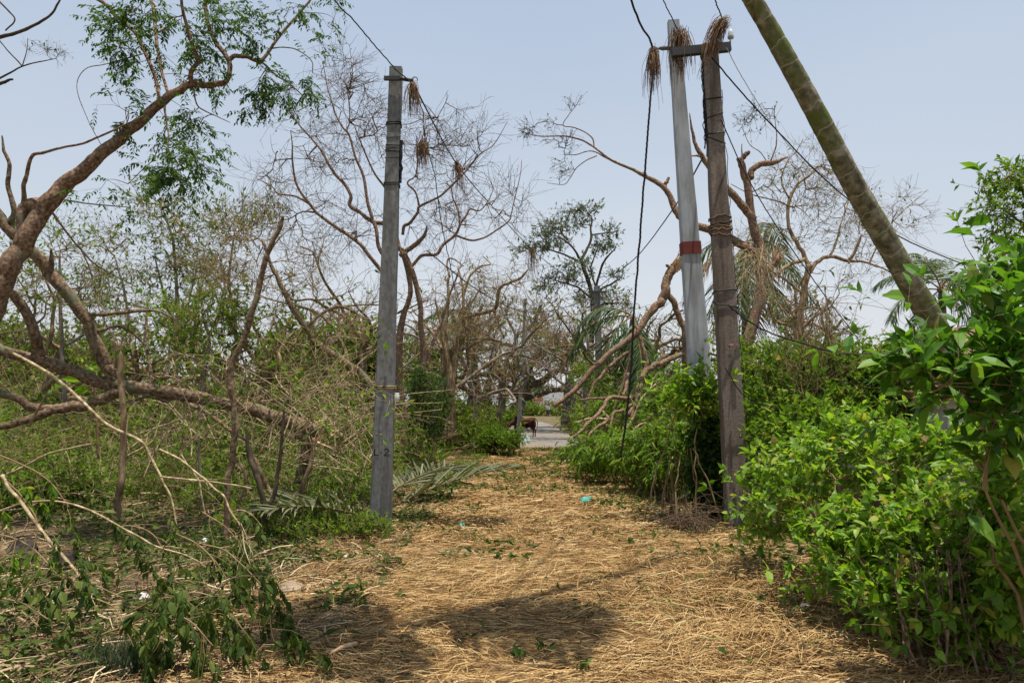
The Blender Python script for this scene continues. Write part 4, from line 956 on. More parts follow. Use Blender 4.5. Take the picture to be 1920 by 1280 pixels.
# --- right: fallen limbs hanging over the path
T9 = Limbs(18.6)
T9.add([(1278, 492, 20), (1258, 507, 20), (1250, 530, 19), (1243, 558, 20), (1230, 575, 17), (1211, 598, 15), (1184, 632, 14), (1144, 662, 13), (1110, 695, 12), (1080, 728, 11), (1058, 748, 10), (1038, 763, 9)], dY=-.8)
T9.add([(1246, 548, 13), (1261, 562, 13), (1271, 588, 12.5), (1276, 600, 12.5), (1285, 631, 13), (1287, 693, 13), (1288, 790, 14)], dY=.3)
T9.add([(1258, 510, 7), (1254, 502, 7), (1250, 496, 6)], dY=-.1)
T9.add([(1284, 660, 10), (1275, 664, 11), (1262, 670, 11), (1238, 682, 12), (1220, 690, 12), (1211, 695, 12), (1203, 712, 13), (1198, 730, 13), (1194, 745, 12), (1190, 760, 11), (1177, 779, 9)], dY=-1.2)
T9.add([(1196, 615, 9), (1204, 648, 9), (1213, 679, 9), (1205, 715, 9)], dY=-.2)
T9.add([(1196, 742, 8), (1174, 746, 9), (1144, 746, 8.5), (1130, 765, 8), (1117, 780, 8), (1096, 800, 7), (1077, 820, 6)], dY=-1.4)
T9.add([(1146, 745, 5), (1115, 747, 4.5), (1087, 749, 3)], dY=-.3)
T9.add([(1178, 660, 7), (1160, 672, 7), (1137, 692, 7), (1128, 705, 7), (1117, 715, 6.5), (1108, 735, 5), (1100, 760, 3)], dY=-.5)
T9.add([(1128, 770, 7), (1140, 785, 6), (1120, 800, 6), (1105, 815, 6), (1095, 840, 4)], dY=-.8)
T9.add([(1195, 750, 7), (1170, 768, 6), (1150, 775, 6), (1145, 800, 5), (1140, 820, 4)], dY=-.8)
T9.add([(1190, 760, 5), (1182, 790, 5), (1165, 820, 4.5), (1160, 860, 4.5), (1150, 890, 3.5)], dY=-1.4)
T9.add([(1178, 700, 7), (1174, 725, 7), (1168, 742, 6)], dY=-.4, D=18.0)
tree('fallen_tree', 'split reddish tree whose broken limbs slant down onto the right path edge', 'tree', T9, 'bark_red', [(1160, 800, 90, 50, 17.5, 1), (1220, 760, 60, 60, 17.8, 1), (1130, 700, 50, 40, 18, .8), (1240, 620, 40, 50, 18.4, .8)], 70, .22, -.1, .0035, .014, 'twig_tan', [dict(n=2.2, length=.8, ang=(20, 75), K=6, ratio=.7, droop=.08, rmin=.0035)], dict(mat='leaf_mid', L=.11, wr=.26, n=1.4, src=-1, down=.6), sides=10)
m = MB()
for k in range(34):
    a = P(1270 + rng.normal(0, 5), 500 + rng.normal(0, 5), 18.5); tubes(m, np.linspace(a, P(1284 + rng.normal(0, 7), 482 + rng.normal(0, 9), 18.4), 3), [.025, .018, .003], 4)
mkobj('splintered_end', m, M['raw_wood'], bpy.data.objects['fallen_tree.001'])
for k, (lab, pts, D_, bk) in enumerate((('broken limb end lying lowest beside the paved road', [(1068, 815, 6), (1095, 795, 7), (1130, 780, 8), (1170, 775, 8)], 19.5, 'bark_red'), ('pale snapped limb crossing level in the right pile', [(1080, 792, 5), (1110, 785, 6), (1150, 788, 6), (1200, 800, 6), (1235, 790, 5)], 17.6, 'twig_pale'), ('dark limb lying in the leaves of the right pile', [(1055, 845, 5), (1085, 832, 6), (1125, 822, 7), (1160, 826, 7)], 16.8, 'bark_dark'), ('thick red brown limb sunk in the middle of the right pile', [(1095, 812, 8), (1130, 805, 11), (1165, 790, 12), (1200, 782, 12)], 18.0, 'bark_red'), ('pale forked limb standing up from the right pile', [(1160, 850, 6), (1172, 810, 6), (1190, 780, 6), (1205, 745, 5), (1230, 720, 4)], 16.2, 'twig_pale'), ('slim pale limb arching over the right foliage heap', [(1150, 890, 4), (1165, 840, 4), (1195, 800, 4), (1220, 795, 4), (1240, 830, 3)], 15.0, 'twig_pale'), ('long pale stick leaning in the right foliage heap', [(1195, 890, 4), (1205, 840, 4), (1235, 790, 4), (1262, 750, 3)], 14.2, 'twig_pale'), ('reddish limb leaning behind the twisted cable', [(1140, 800, 7), (1160, 745, 8), (1178, 690, 8), (1186, 640, 5)], 18.9, 'bark_red'))):
    q = Limbs(D_); q.add(pts); tree('fallen_limb', lab, 'fallen limb', q, bk, sp=[dict(n=4, length=.7, t=(.2, 1), K=6, ratio=.5, rmax=.012, wig=.25, rmin=.005)], twmat='twig_tan', leaf=dict(mat='leaf_mid', L=.12, wr=.25, n=1.2, down=.5), sides=8)
# little dead top at the left edge of the picture
T10 = Limbs(9.0)
T10.add([(-330, 1020, 30), (-300, 700, 24), (-230, 400, 18), (-150, 200, 13), (-90, 120, 10), (-60, 80, 9)])
T10.add([(-150, 205, 11), (-100, 200, 10), (-50, 190, 9)])
T10.add([(-150, 200, 8), (-80, 180, 6), (-30, 160, 5)])
T10.add([(-90, 120, 6), (-50, 40, 5), (-10, -5, 4)])
T10.add([(-60, 80, 9), (0, 70, 8), (35, 60, 7), (65, 47, 6), (92, 30, 5), (110, 5, 4), (118, -15, 3)])
T10.add([(-50, 190, 9), (-5, 160, 8), (12, 152, 6), (24, 148, 4)])
T10.add([(-30, 160, 5), (10, 142, 4), (42, 125, 3), (75, 116, 2.5), (105, 110, 1.5)]); T10.add([(42, 125, 3), (10, 90, 2.2), (-5, 70, 2)]); T10.add([(-10, -5, 4), (15, 20, 3.5), (28, 38, 3), (10, 58, 3)])
T10.add([(42, 125, 2.2), (50, 95, 1.8), (52, 72, 1.2)])
tree('dead_tree', 'dead bare tree reaching in at the top left corner', 'tree', T10, 'bark_dark', [(105, 100, 24, 16, 9, .2), (60, 85, 20, 14, 9, .2)], 22, .15, 0, .0018, .004, 'twig_dark', [dict(n=4, length=.16, ang=(20, 60), K=4, ratio=.8)], dict(mat='leaf_dark', L=.03, wr=.4, n=.8, src=-1), nodesel=[6, 7, 9])

def gnarly(label, px, Y, h, lean=(0, 0), nl=5, bark='bark_brown', leafn=.5, w0=.16, lm='leaf_olive', name='broken_tree', spread=.55):
    b = gp_(px, Y); lb = Limbs(Y); h *= 1.18; nl += 3 if Y >= 22 else 0; bark = 'bark_grey' if (Y >= 27 and bark == 'bark_brown') else bark
    def lim(p0, d, L, r0, r1, n=9, wig=.2, up=.05):
        p = [np.array(p0)]; d = nz(np.array(d, float)[None])[0]
        for k in range(n - 1):
            p.append(p[-1] + d * L / (n - 1)); d = nz((d + rng.normal(0, wig, 3) + [0, 0, up])[None])[0]
        q, r = limb3(p, np.linspace(r0, r1, n), n * 3); lb.L.append((q, r)); return q, r
    q, r = lim(b, (lean[0], lean[1], 1), h * .62, w0, w0 * .55, 8, .1)
    for k in range(nl):
        u = rng.uniform(.4, 1); j = int(u * (len(q) - 1)); a = rng.uniform(0, 2 * PI)
        q2, r2 = lim(q[j], (math.cos(a) * spread * 1.4 + lean[0], math.sin(a) * spread, rng.uniform(.15, 1.0)), h * rng.uniform(.3, .6), r[j] * .7, r[j] * rng.uniform(.12, .4), 9, .27)
        for m_ in range(2):
            j2 = int(rng.uniform(.3, .95) * (len(q2) - 1)); a = rng.uniform(0, 2 * PI)
            lim(q2[j2], (math.cos(a), math.sin(a), rng.uniform(-.3, .9)), h * rng.uniform(.15, .35), r2[j2] * .7, r2[j2] * .2, 7, .3)
    rm = .0003 * Y + .0006
    return tree(name, label, 'tree', lb, bark, sp=[dict(n=4, length=h * .16, ang=(20, 80), t=(.25, 1), K=7, ratio=.6, rmax=rm * 3, wig=.25, rmin=rm * 1.3), dict(n=2, length=h * .07, ang=(20, 75), K=5, ratio=.8, wig=.25, rmin=rm)], twmat='twig_tan' if Y >= 27 else 'twig_brown', leaf=dict(mat=lm, L=.09 + .003 * Y, wr=.38, n=leafn * 1.3, src=-1), sides=7, rough=.06)
def gp_(px, Y):
    q = P(px, 800, Y); return np.array([q[0], Y, float(gz(q[0], Y))])
for a in (('gnarled bare tree close behind the bare fan shaped tree', 705, 22, 5.2, (-.2, 0), 6), ('crooked broken tree between bare tree and pale battered tree', 806, 27, 5.5, (.1, 0), 6), ('twisted bare tree just right of the pale battered tree', 885, 32, 6.5, (.1, 0), 7), ('twisted limbs of a broken tree left of the thin far pole', 930, 35, 6.0, (.25, 0), 7),
          ('broken olive tree behind the slanting limbs', 1105, 34, 6.2, (-.1, 0), 7), ('torn tree behind the hanging palm fronds', 1165, 27, 5.0, (-.2, 0), 6), ('torn tree between hanging fronds and pale pole', 1245, 23, 4.6, (.1, 0), 6), ('scrubby torn tree right of the brown pole', 1470, 21, 4.4, (.15, 0), 6, 'bark_tan', 1.6), ('scrubby torn tree below the leaning palm trunk', 1600, 22, 4.6, (-.1, 0), 6, 'bark_tan', 1.2),
          ('storm bent tree at the far left behind the forked limbs', 60, 19, 4.4, (.2, 0), 6, 'bark_tan', 4.5), ('storm bent tree left of the slim olive tree', 215, 18, 4.0, (.15, 0), 6, 'bark_tan', 4.5), ('leafy bent tree right of the slim olive tree', 400, 19, 4.2, (-.2, 0), 6, 'bark_tan', 5.5), ('bent twiggy tree between snapped stem and L.2 pole', 590, 20, 4.3, (-.2, 0), 6, 'bark_brown', 4.0), ('short bent tree left of the half fallen tree', 480, 17, 3.6, (.3, 0), 6, 'bark_tan', 4.5)):
    gnarly(*a)
#==PALMS==
# ------------------------------------------------------------------ palms
def frond(ml, ms, base, d, L, droop, leafL, nleaf=46, r=.018, hang=.3, lw=.035, side_up=.1):
    K = 12; p = np.empty((K, 3)); p[0] = base; dd = nz(np.array([d]))[0]
    for k in range(1, K):
        p[k] = p[k - 1] + dd * L / (K - 1); dd = nz((dd + np.array([0, 0, -droop * (.4 + k / K)]) + rng.normal(0, .02, 3))[None])[0]
    tubes(ms, p, np.linspace(r, r * .2, K), 5)
    for sg in (-1, 1):
        u = np.linspace(.14, .99, nleaf) + rng.normal(0, .004, nleaf); u = np.clip(u, .1, .995); t = u * (K - 1); i = np.minimum(t.astype(int), K - 2); f = (t - i)[:, None]
        q = p[i] * (1 - f) + p[i + 1] * f; tn = nz(p[i + 1] - p[i])
        s = nz(np.cross(tn, np.array([0, 0, 1.]) + rng.normal(0, .12, (nleaf, 3))))
        dl = nz(s * sg * .9 + tn * (.5 + .5 * u[:, None]) + np.array([0, 0, side_up - hang]) + rng.normal(0, .1, (nleaf, 3)))
        prof = leafL * (.45 + .75 * np.sin(np.clip(u * 1.05, 0, 1) * PI) ** .7)
        # straps with individual length
        n_ = nz(np.cross(dl, tn) + rng.normal(0, .2, (nleaf, 3))); w = nz(np.cross(dl, n_)) * lw / 2
        l = prof[:, None]; dn = np.array([0, 0, -1.])
        a1 = q + dl * l * .45 + dn * l * hang * .15; a2 = q + dl * l * .8 + dn * l * hang * .5; a3 = q + dl * l * .95 + dn * l * (hang * .9 + .05)
        V = np.stack([q - w * .5, q + w * .5, a1 - w, a1 + w, a2 - w * .7, a2 + w * .7, a3], 1); b = np.arange(nleaf)[:, None] * 7
        ml.add(V.reshape(-1, 3), np.concatenate([b + np.array([[0, 1, 3, 2]]), b + np.array([[2, 3, 5, 4]])]), b + np.array([[4, 5, 6]]))
def palm(label, trunk, D, fr, L, leafL, trunkmat='bark_grey', dead=0, dY=0, lw=.04, extra=None):
    """fr: list of (azimuth deg, elevation deg, droop)"""
    q = Limbs(D); q.add(trunk, dY=dY)
    root = thing('palm_tree', label, 'palm', q.L[0][0][0])
    mkobj('trunk', q.mb(10, .02), M[trunkmat], root)
    top = q.L[0][0][-1]
    ml, ms, md = MB(), MB(), MB()
    for k, (az_, el_, dr) in enumerate(fr):
        a, e = math.radians(az_), math.radians(el_)
        frond(md if k < dead else ml, ms, top + rng.normal(0, .04, 3), (math.cos(a) * math.cos(e), math.sin(a) * math.cos(e), math.sin(e)), L * rng.uniform(.85, 1.1), dr, leafL, r=.03, hang=.35, lw=lw)
    if ml.n: mkobj('crown', ml, M['palm_leaf'], root, smooth=False)
    if md.n: mkobj('dead_fronds', md, M['leaf_brown'], root, smooth=False)
    mkobj('frond_stems', ms, M['twig_tan'], root)
    return root, top
# big leaning trunk on the right, crown mostly above the picture
pb = surf('palm_bark', [(.34, (.075, .064, .042)), (.5, (.18, .158, .1)), (.66, (.33, .3, .225))], 11, .9, .9, None, 50, .012, .1, second=(2.2, (.115, .135, .038), .45, .6))
nt_ = pb.node_tree; bs = [n for n in nt_.nodes if n.type == 'BSDF_PRINCIPLED'][0]
at = nd(nt_, 'Attribute', attribute_name='along'); c_old = bs.inputs['Base Color'].links[0].from_socket
mth = nd(nt_, 'Math', operation='MULTIPLY'); mth.inputs[1].default_value = 1 / .26; nt_.links.new(at.outputs['Fac'], mth.inputs[0])
nz_ = noise(nt_, 3.5, 3); ad = nd(nt_, 'Math', operation='MULTIPLY_ADD'); ad.inputs[1].default_value = .95; nt_.links.new(nz_, ad.inputs[0]); nt_.links.new(mth.outputs[0], ad.inputs[2])
fr_ = nd(nt_, 'Math', operation='FRACT'); nt_.links.new(ad.outputs[0], fr_.inputs[0])
rr_ = ramp(nt_, fr_.outputs[0], [(0, (0, 0, 0)), (.455, (0, 0, 0)), (.49, (.75, .75, .75)), (.52, (.75, .75, .75)), (.55, (0, 0, 0)), (1, (0, 0, 0))])
mx_ = nd(nt_, 'Mix', data_type='RGBA'); nt_.links.new(rr_, mx_.inputs['Factor']); nt_.links.new(c_old, mx_.inputs['A']); mx_.inputs['B'].default_value = (.34, .31, .25, 1)
nt_.links.new(mx_.outputs['Result'], bs.inputs['Base Color'])
pts = [(1905, 1010, 58), (1880, 900, 51), (1830, 770, 47), (1768, 640, 45), (1712, 540, 43.5), (1655, 440, 42), (1600, 345, 40.5), (1545, 240, 39), (1480, 120, 37), (1408, -5, 34), (1322, -140, 32), (1212, -320, 31), (1082, -540, 31), (965, -770, 32)]
DD = np.interp(range(14), [0, 3, 9, 13], [8.8, 8.4, 7.2, 4.9])
p3 = [P(a, b, DD[k]) for k, (a, b, c) in enumerate(pts)]
p3[0][2] = -.05
n = 190; pp = cat_rom(p3, n); rad = np.interp(np.linspace(0, len(pts) - 1, n), np.arange(len(pts)), [c * DD[k] / F / 2 for k, (a, b, c) in enumerate(pts)])
al = np.concatenate([[0], np.cumsum(np.linalg.norm(np.diff(pp, axis=0), axis=1))])
rad *= 1 + .035 * np.abs(np.sin(al / .26 * PI)) ** .5 - .02
root = thing('palm_tree', 'thick mossy ringed palm trunk leaning across the upper right', 'palm', pp[0])
m = MB(); tubes(m, pp, rad, 20, cap=True, rough=.012); mkobj('trunk', m, pb, root, attr=True)
ml, ms = MB(), MB(); top = pp[-1]
for az_, el_, dr in ((205, 0, .24), (165, 12, .24), (250, -10, .24), (20, 5, .26), (335, 5, .26), (195, 35, .26), (80, -76, .01), (10, 45, .26)):
    a, e = math.radians(az_), math.radians(el_)
    frond(ml, ms, top, (math.cos(a) * math.cos(e), math.sin(a) * math.cos(e), math.sin(e)), 1.75 * rng.uniform(.9, 1.1), dr, .55, 42, .03, .3, .04)
mkobj('crown', ml, M['palm_leaf'], root, smooth=False); mkobj('frond_stems', ms, M['twig_tan'], root)
palm('palm with ragged drooping fronds seen between and behind the twin poles', [(1404, 720, 22), (1400, 600, 20), (1396, 520, 18), (1398, 455, 16)], 24, [(60, -55, .12), (180, -10, .22), (200, -45, .15), (150, 25, .3), (20, 20, .3), (-30, -20, .22), (250, -40, .12), (300, -55, .1), (5, -50, .15), (170, -65, .05), (40, 55, .3)], 2.9, .75, dead=2)
palm('broken palm head with dark hanging fronds beside the fallen limbs', [(1178, 790, 14), (1180, 700, 14), (1184, 640, 14), (1188, 595, 13)], 21.5, [(185, 5, .22), (200, -30, .2), (265, -60, .05), (300, -70, .03), (240, -75, .03), (280, -50, .1), (0, -60, .08), (175, 30, .3), (90, -40, .1)], 2.3, .6)
palm('distant palm crown half hidden behind the leaning palm trunk', [(1765, 760, 16), (1768, 650, 15), (1766, 560, 14), (1762, 540, 13)], 26, [(175, 5, .22), (150, 45, .2), (100, 70, .2), (60, 60, .2), (30, 40, .24), (0, 15, .24), (200, -25, .2), (340, -20, .2), (270, 30, .3), (220, 50, .2), (300, -45, .1)], 2.5, .65, dead=0)
palm('far small palm crown with tattered fronds left of the banyan', [(905, 760, 12), (880, 650, 11), (850, 590, 10)], 50, [(180, 10, .2), (10, 10, .25), (60, 40, .2), (120, 40, .2), (300, -30, .1), (240, -40, .1)], 3.0, .8, lw=.08)
# frond lying by the left pole
def lying_frond(base, tip, L, lab, z=.25, mat='palm_leaf'):
    ml, ms = MB(), MB(); d = nz((tip - base)[None])[0]
    root = thing('palm_frond', lab, 'palm frond', base)
    frond(ml, ms, base + np.array([0, 0, .02]), d, L, .05, .62, 44, .02, .12, .035, .35)
    mkobj('leaflets', ml, M[mat], root, smooth=False); mkobj('frond_stem', ms, M['twig_tan'], root)
lying_frond(G(716, 962, .12), G(815, 912, .5), 1.9, 'greyish green palm frond lying right behind the L.2 pole', mat='frond_dull')
lying_frond(G(725, 930, .2), G(800, 880, .55), 1.7, 'second palm frond fanned out upward behind the L.2 pole', mat='frond_dull')
lying_frond(G(705, 975, .1), G(600, 945, .4), 1.7, 'greyish green palm frond lying left of the L.2 pole', mat='frond_dull')

#==SHRUBS==
# ------------------------------------------------------------------ shrubs
def shrub(name, label, base, envs, nt, leafn, L, mat, wr=.42, kind=0, nstem=9, tw='twig_tan', K=6, sp=None, rtip=.0022, whorl=True, group=None, down=0.0, cat='shrub', drp=.2, spread=.12, sag=.08, cuth=0.4, rcap=.012, t=(.45, 1.)):
    """stems from one base reaching out to targets; leaves in whorls near twig ends"""
    base = np.asarray(base, float); root = thing(name, label, cat, base, group)
    tg = ell(envs, nt); tg = tg[tg[:, 2] > .06 + gz(tg[:, 0], tg[:, 1])]
    cen = tg.mean(0); mb = MB(); nodes = []
    far = tg[rng.choice(len(tg), nstem, replace=False)]
    for f in far:
        b = base + np.array([rng.normal(0, spread), rng.normal(0, spread), 0]); e = b + (f - b) * .62
        mid = (b + e) / 2 + np.array([*rng.normal(0, .06, 2), .12 * np.linalg.norm(e - b)])
        u = np.linspace(0, 1, 10)[:, None]; q = (1 - u) ** 2 * b + 2 * u * (1 - u) * mid + u * u * e
        q[1:-1] += rng.normal(0, .012, (8, 3)); tubes(mb, q, np.linspace(.013, .006, 10) * (rcap / .012), 6); nodes.append(q[3:])
    B, R = fill(np.concatenate(nodes), tg, K, .14, sag, rtip, .42, rcap)
    tubes(mb, B, R, 5)
    S = spawn(B, R, 1.6, sp or L * 2.4, (25, 65), (.3, 1), .15, 0, .12, 5, .8)
    tubes(mb, S[0], S[1], 4)
    Z = spawn(B, R, .22, L * 5.5, (20, 60), (.5, 1), .3 - down * .4, .02, .1, 6, .8); tubes(mb, Z[0], Z[1], 4)
    mkobj('stems', mb, M[tw], root)
    lm = MB()
    for src, k in ((B, leafn), (S[0], leafn), (Z[0], leafn * 1.5)):
        p, d = on_branch(src, k, t, (35, 85), .12, down)
        leaves(lm, p, d, L, wr, kind, .2, drp, .55)
        p = np.repeat(src[:, -1], 3, 0); tn = np.repeat(nz(src[:, -1] - src[:, -2]), 3, 0)
        d = nz(tn * .8 + rng.normal(0, .55, p.shape) + np.array([0, 0, -down])); leaves(lm, p, d, L * .9, wr, kind, .2, drp, .5)
    mkobj('foliage', lm, M[mat], root, smooth=False)
    return root
def gp(px, Y):
    q = P(px, 800, Y); return np.array([q[0], Y, float(gz(q[0], Y))])
# foreground right
shrub('garden_shrub', 'bright green small leaved shrub in the right foreground', gp(1800, 5.0), [(1480, 915, 95, 90, 6.7, .5), (1600, 850, 130, 70, 6.1, .5), (1730, 870, 130, 75, 5.8, .5), (1460, 970, 70, 40, 6.8, .3), (1600, 990, 130, 60, 5.6, .45), (1740, 1000, 140, 80, 5.3, .45), (1860, 1020, 80, 110, 5.0, .4), (1720, 1110, 120, 50, 5.0, .35), (1850, 1150, 80, 60, 4.8, .3), (1590, 1070, 70, 30, 5.4, .3), (1880, 920, 55, 70, 4.8, .3), (1890, 1090, 50, 90, 4.6, .3), (1800, 1160, 100, 60, 4.65, .25, .5), (1690, 1120, 70, 50, 4.95, .25)], 960, 2.6, .073, 'leaf_light', .46, 1, nstem=26, tw='twig_tan', spread=.16, rcap=.011)
shrub('garden_shrub', 'tall shrub with broad glossy leaves at the right picture edge', gp(1990, 4.25), [(1728, 668, 42, 36, 4.3, .3), (1890, 590, 60, 75, 4.4, .4), (1885, 700, 80, 80, 4.3, .4), (1770, 710, 65, 40, 4.25, .3, .6), (1885, 800, 60, 50, 4.2, .3, .8), (1905, 530, 40, 50, 4.5, .3), (1715, 690, 34, 42, 4.3, .25)], 140, 1.25, .118, 'leaf_big', .40, 1, nstem=12, tw='twig_tan', sp=.15, drp=.28, spread=.1, rcap=.014)
# young stems at the lower right
q = Limbs(4.55)
for k in range(22):
    x0 = 1770 + rng.normal(0, 46); x9 = x0 + rng.normal(-45, 70); q.add([(x0, 1262 + rng.uniform(-14, 10), 5.5), (x0 * .68 + x9 * .32 + rng.normal(0, 4), 1190, 4.5), (x0 * .35 + x9 * .65 + rng.normal(0, 6), 1110, 3.6), (x9, 1030, 2)], D=4.55 + rng.uniform(-.15, .35), dY=rng.uniform(-.1, .4))
tree('shrub_stems', 'clump of thin dark bare stems at the lower right', 'shrub', q, 'bark_brown', sp=[dict(n=3, length=.35, t=(.3, 1), K=5, ratio=.6, wig=.2)], leaf=dict(mat='leaf_mid', L=.07, wr=.42, n=.7, kind=1, t=(.5, 1)), sides=6, base=gp(1760, 4.6))
# hedge right, behind and between poles
hz = [('tall green bush behind the brown pole and the dry stalks', 1420, 14.5, [(1400, 690, 70, 60, 14.5, .8), (1480, 690, 60, 50, 14.3, .8), (1420, 780, 90, 70, 14, .8)], 220, 'leaf_mid'),
      ('wide green bush filling the hedge behind the rounded bush', 1600, 14.0, [(1560, 680, 60, 35, 14, .8), (1640, 690, 70, 40, 14, .8), (1600, 760, 110, 60, 13.6, .8)], 240, 'leaf_mid'),
      ('low green bush between brown pole and bright shrub', 1480, 9.4, [(1470, 830, 60, 60, 9.6, .4), (1540, 810, 60, 45, 9.6, .4)], 170, 'leaf_mid'),
      ('leafy bush left of the twin poles with bright green leaves', 1290, 10.4, [(1290, 735, 55, 45, 10.2, .25), (1268, 790, 30, 35, 11, .4, .6), (1320, 770, 30, 45, 10.25, .15)], 95, 'leaf_light'),
      ('dense green bush directly right of the brown pole', 1450, 11.6, [(1445, 685, 60, 45, 11.6, .6), (1450, 765, 75, 65, 11.2, .7), (1430, 850, 50, 60, 11.0, .5)], 240, 'leaf_mid'),
      ('rounded green bush in the middle of the right hedge', 1560, 11.8, [(1555, 685, 80, 45, 11.4, .8), (1560, 765, 95, 70, 11.0, .8)], 260, 'leaf_mid'),
      ('green bush beside the thatched hut', 1660, 11.4, [(1640, 695, 60, 45, 11.2, .6), (1650, 775, 70, 55, 10.9, .6), (1695, 680, 32, 32, 11.0, .4)], 190, 'leaf_mid')]
for lab, bx, Y, env, n_, mt in hz:
    shrub('hedge_bush', lab, gp(bx, Y), env, int(n_ * 1.3), 2.6, .09, mt, .48, 0, nstem=12, tw='twig_tan', spread=.25, rcap=.013)
# creeper over the foot of the pale pole
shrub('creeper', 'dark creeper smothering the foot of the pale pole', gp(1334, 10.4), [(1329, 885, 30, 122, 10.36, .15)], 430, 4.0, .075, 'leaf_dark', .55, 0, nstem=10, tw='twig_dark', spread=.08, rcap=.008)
stem([(1299, 880, 7), (1302, 840, 8), (1304, 810, 7)], 10.6, 'short pale wooden stake at the creeper covered pole foot', 'bark_tan', name='stake', cat='stake')
# dry tangle hanging in the hedge on the right
def dry_bunch(label, c, L, spread, n, lean=(0, 0, 0), mat='twig_pale', up=False, name='dry_branch'):
    m = MB(); K = 8; p = np.empty((n, K, 3)); p[:, 0] = c + rng.normal(0, spread * .3, (n, 3))
    d = nz(rng.normal(0, .5, (n, 3)) + np.array([0, 0, 1. if up else -.8]) + np.array(lean)); l = L * rng.uniform(.35, 1.1, n)
    for k in range(1, K):
        p[:, k] = p[:, k - 1] + d * (l / (K - 1))[:, None]; d = nz(d + rng.normal(0, .14, (n, 3)) + np.array([0, 0, -.03 if up else -.12]))
    r = rng.uniform(.003, .007, n)[:, None] * np.linspace(1, .4, K)
    tubes(m, p, r, 4)
    S = spawn(p, r, 2.2, L * .35, (20, 60), (.3, 1), 0, .05 if not up else 0, .18, 5, .7, rmin=.0018); tubes(m, S[0], S[1], 3)
    o = mkobj(name, m, M[mat], org=c); return tag(o, label, 'dry branch')
dry_bunch('straw coloured withered plant hanging right of the brown pole foot', P(1432, 815, 10.3), .75, .1, 46, mat='twig_pale')
dry_bunch('tangle of withered tan stems drooping over the hedge', P(1545, 570, 11.0), 1.2, .22, 44, (.05, 0, 0), 'twig_tan')
dry_bunch('dry twiggy shoots sticking up out of the hedge', P(1540, 730, 10.8), 1.6, .45, 46, (.15, 0, .1), 'twig_tan', True)
dry_bunch('pale dead palm strands behind the brown pole', P(1418, 480, 14), 1.3, .3, 80, (-.1, 0, 0), 'twig_pale')
dry_bunch('withered brown stalks between hedge and brown pole', P(1480, 740, 10.9), 1.5, .4, 34, (.1, 0, 0), 'twig_tan', True)
dry_bunch('heap of dark dry brushwood left of the brown pole foot', P(1285, 990, 9.7) , .6, .45, 260, (.1, -.2, .75), 'twig_brown', False)
# tree at the top right corner
q = Limbs(9.6); q.add([(1990, 1010, 30), (1985, 800, 28), (1975, 640, 24), (1960, 520, 18), (1945, 430, 10)]); q.add([(1970, 480, 9), (1930, 430, 7), (1890, 400, 4), (1850, 370, 2)]); q.add([(1962, 440, 8), (1930, 370, 6), (1890, 330, 3)]); q.add([(1975, 560, 9), (1930, 520, 7), (1880, 500, 4)])
tree('broadleaf_tree', 'dark green leafy tree at the upper right picture edge', 'tree', q, 'bark_brown', [(1880, 345, 60, 35, 9.6, .5), (1870, 410, 70, 40, 9.6, .5), (1900, 470, 60, 50, 9.6, .5), (1850, 520, 50, 40, 9.6, .5), (1910, 320, 40, 30, 9.6, .4)], 150, .15, .02, .0025, .014, 'twig_brown', [dict(n=2.4, length=.35, ang=(20, 60), K=5, ratio=.7)], [dict(mat='leaf_mid', L=.085, wr=.36, n=5, src=-1), dict(mat='leaf_mid', L=.085, wr=.36, n=2, src=0)], sides=9, nodesel=[1, 2, 3])

# fallen leafy heaps on the right of the path: long narrow hanging leaves
heap = [('fallen dark green foliage lowest against the path at right', 1180, 15.5, [(1150, 850, 75, 35, 15.5, .6), (1100, 850, 50, 18, 16.5, .5)]),
        ('fallen willowy green foliage under the slanting limbs', 1220, 14.0, [(1215, 850, 75, 45, 14, .7), (1250, 880, 50, 25, 13.2, .5)]),
        ('mound of fallen green foliage left of the creeper pole', 1270, 12.6, [(1275, 860, 45, 50, 12.6, .5), (1240, 830, 50, 40, 13.4, .5)]),
        ('green foliage heap higher up behind the slanting limbs', 1210, 18.0, [(1200, 790, 80, 50, 18, .8), (1130, 790, 60, 30, 18.5, .7), (1240, 740, 40, 50, 17.5, .6)]),
        ('green foliage draped over the limbs at the far right verge', 1130, 24.0, [(1110, 700, 40, 30, 24, 1), (1150, 740, 50, 40, 24, 1), (1100, 780, 40, 25, 25, 1)])]
for lab, bx, Y, env in heap:
    shrub('foliage_heap', lab, gp(bx, Y), env, 260, 2.6, .14, 'leaf_mid', .2, 2, nstem=12, tw='twig_tan', spread=.35, down=.7, cat='fallen foliage', drp=.35, rcap=.014)
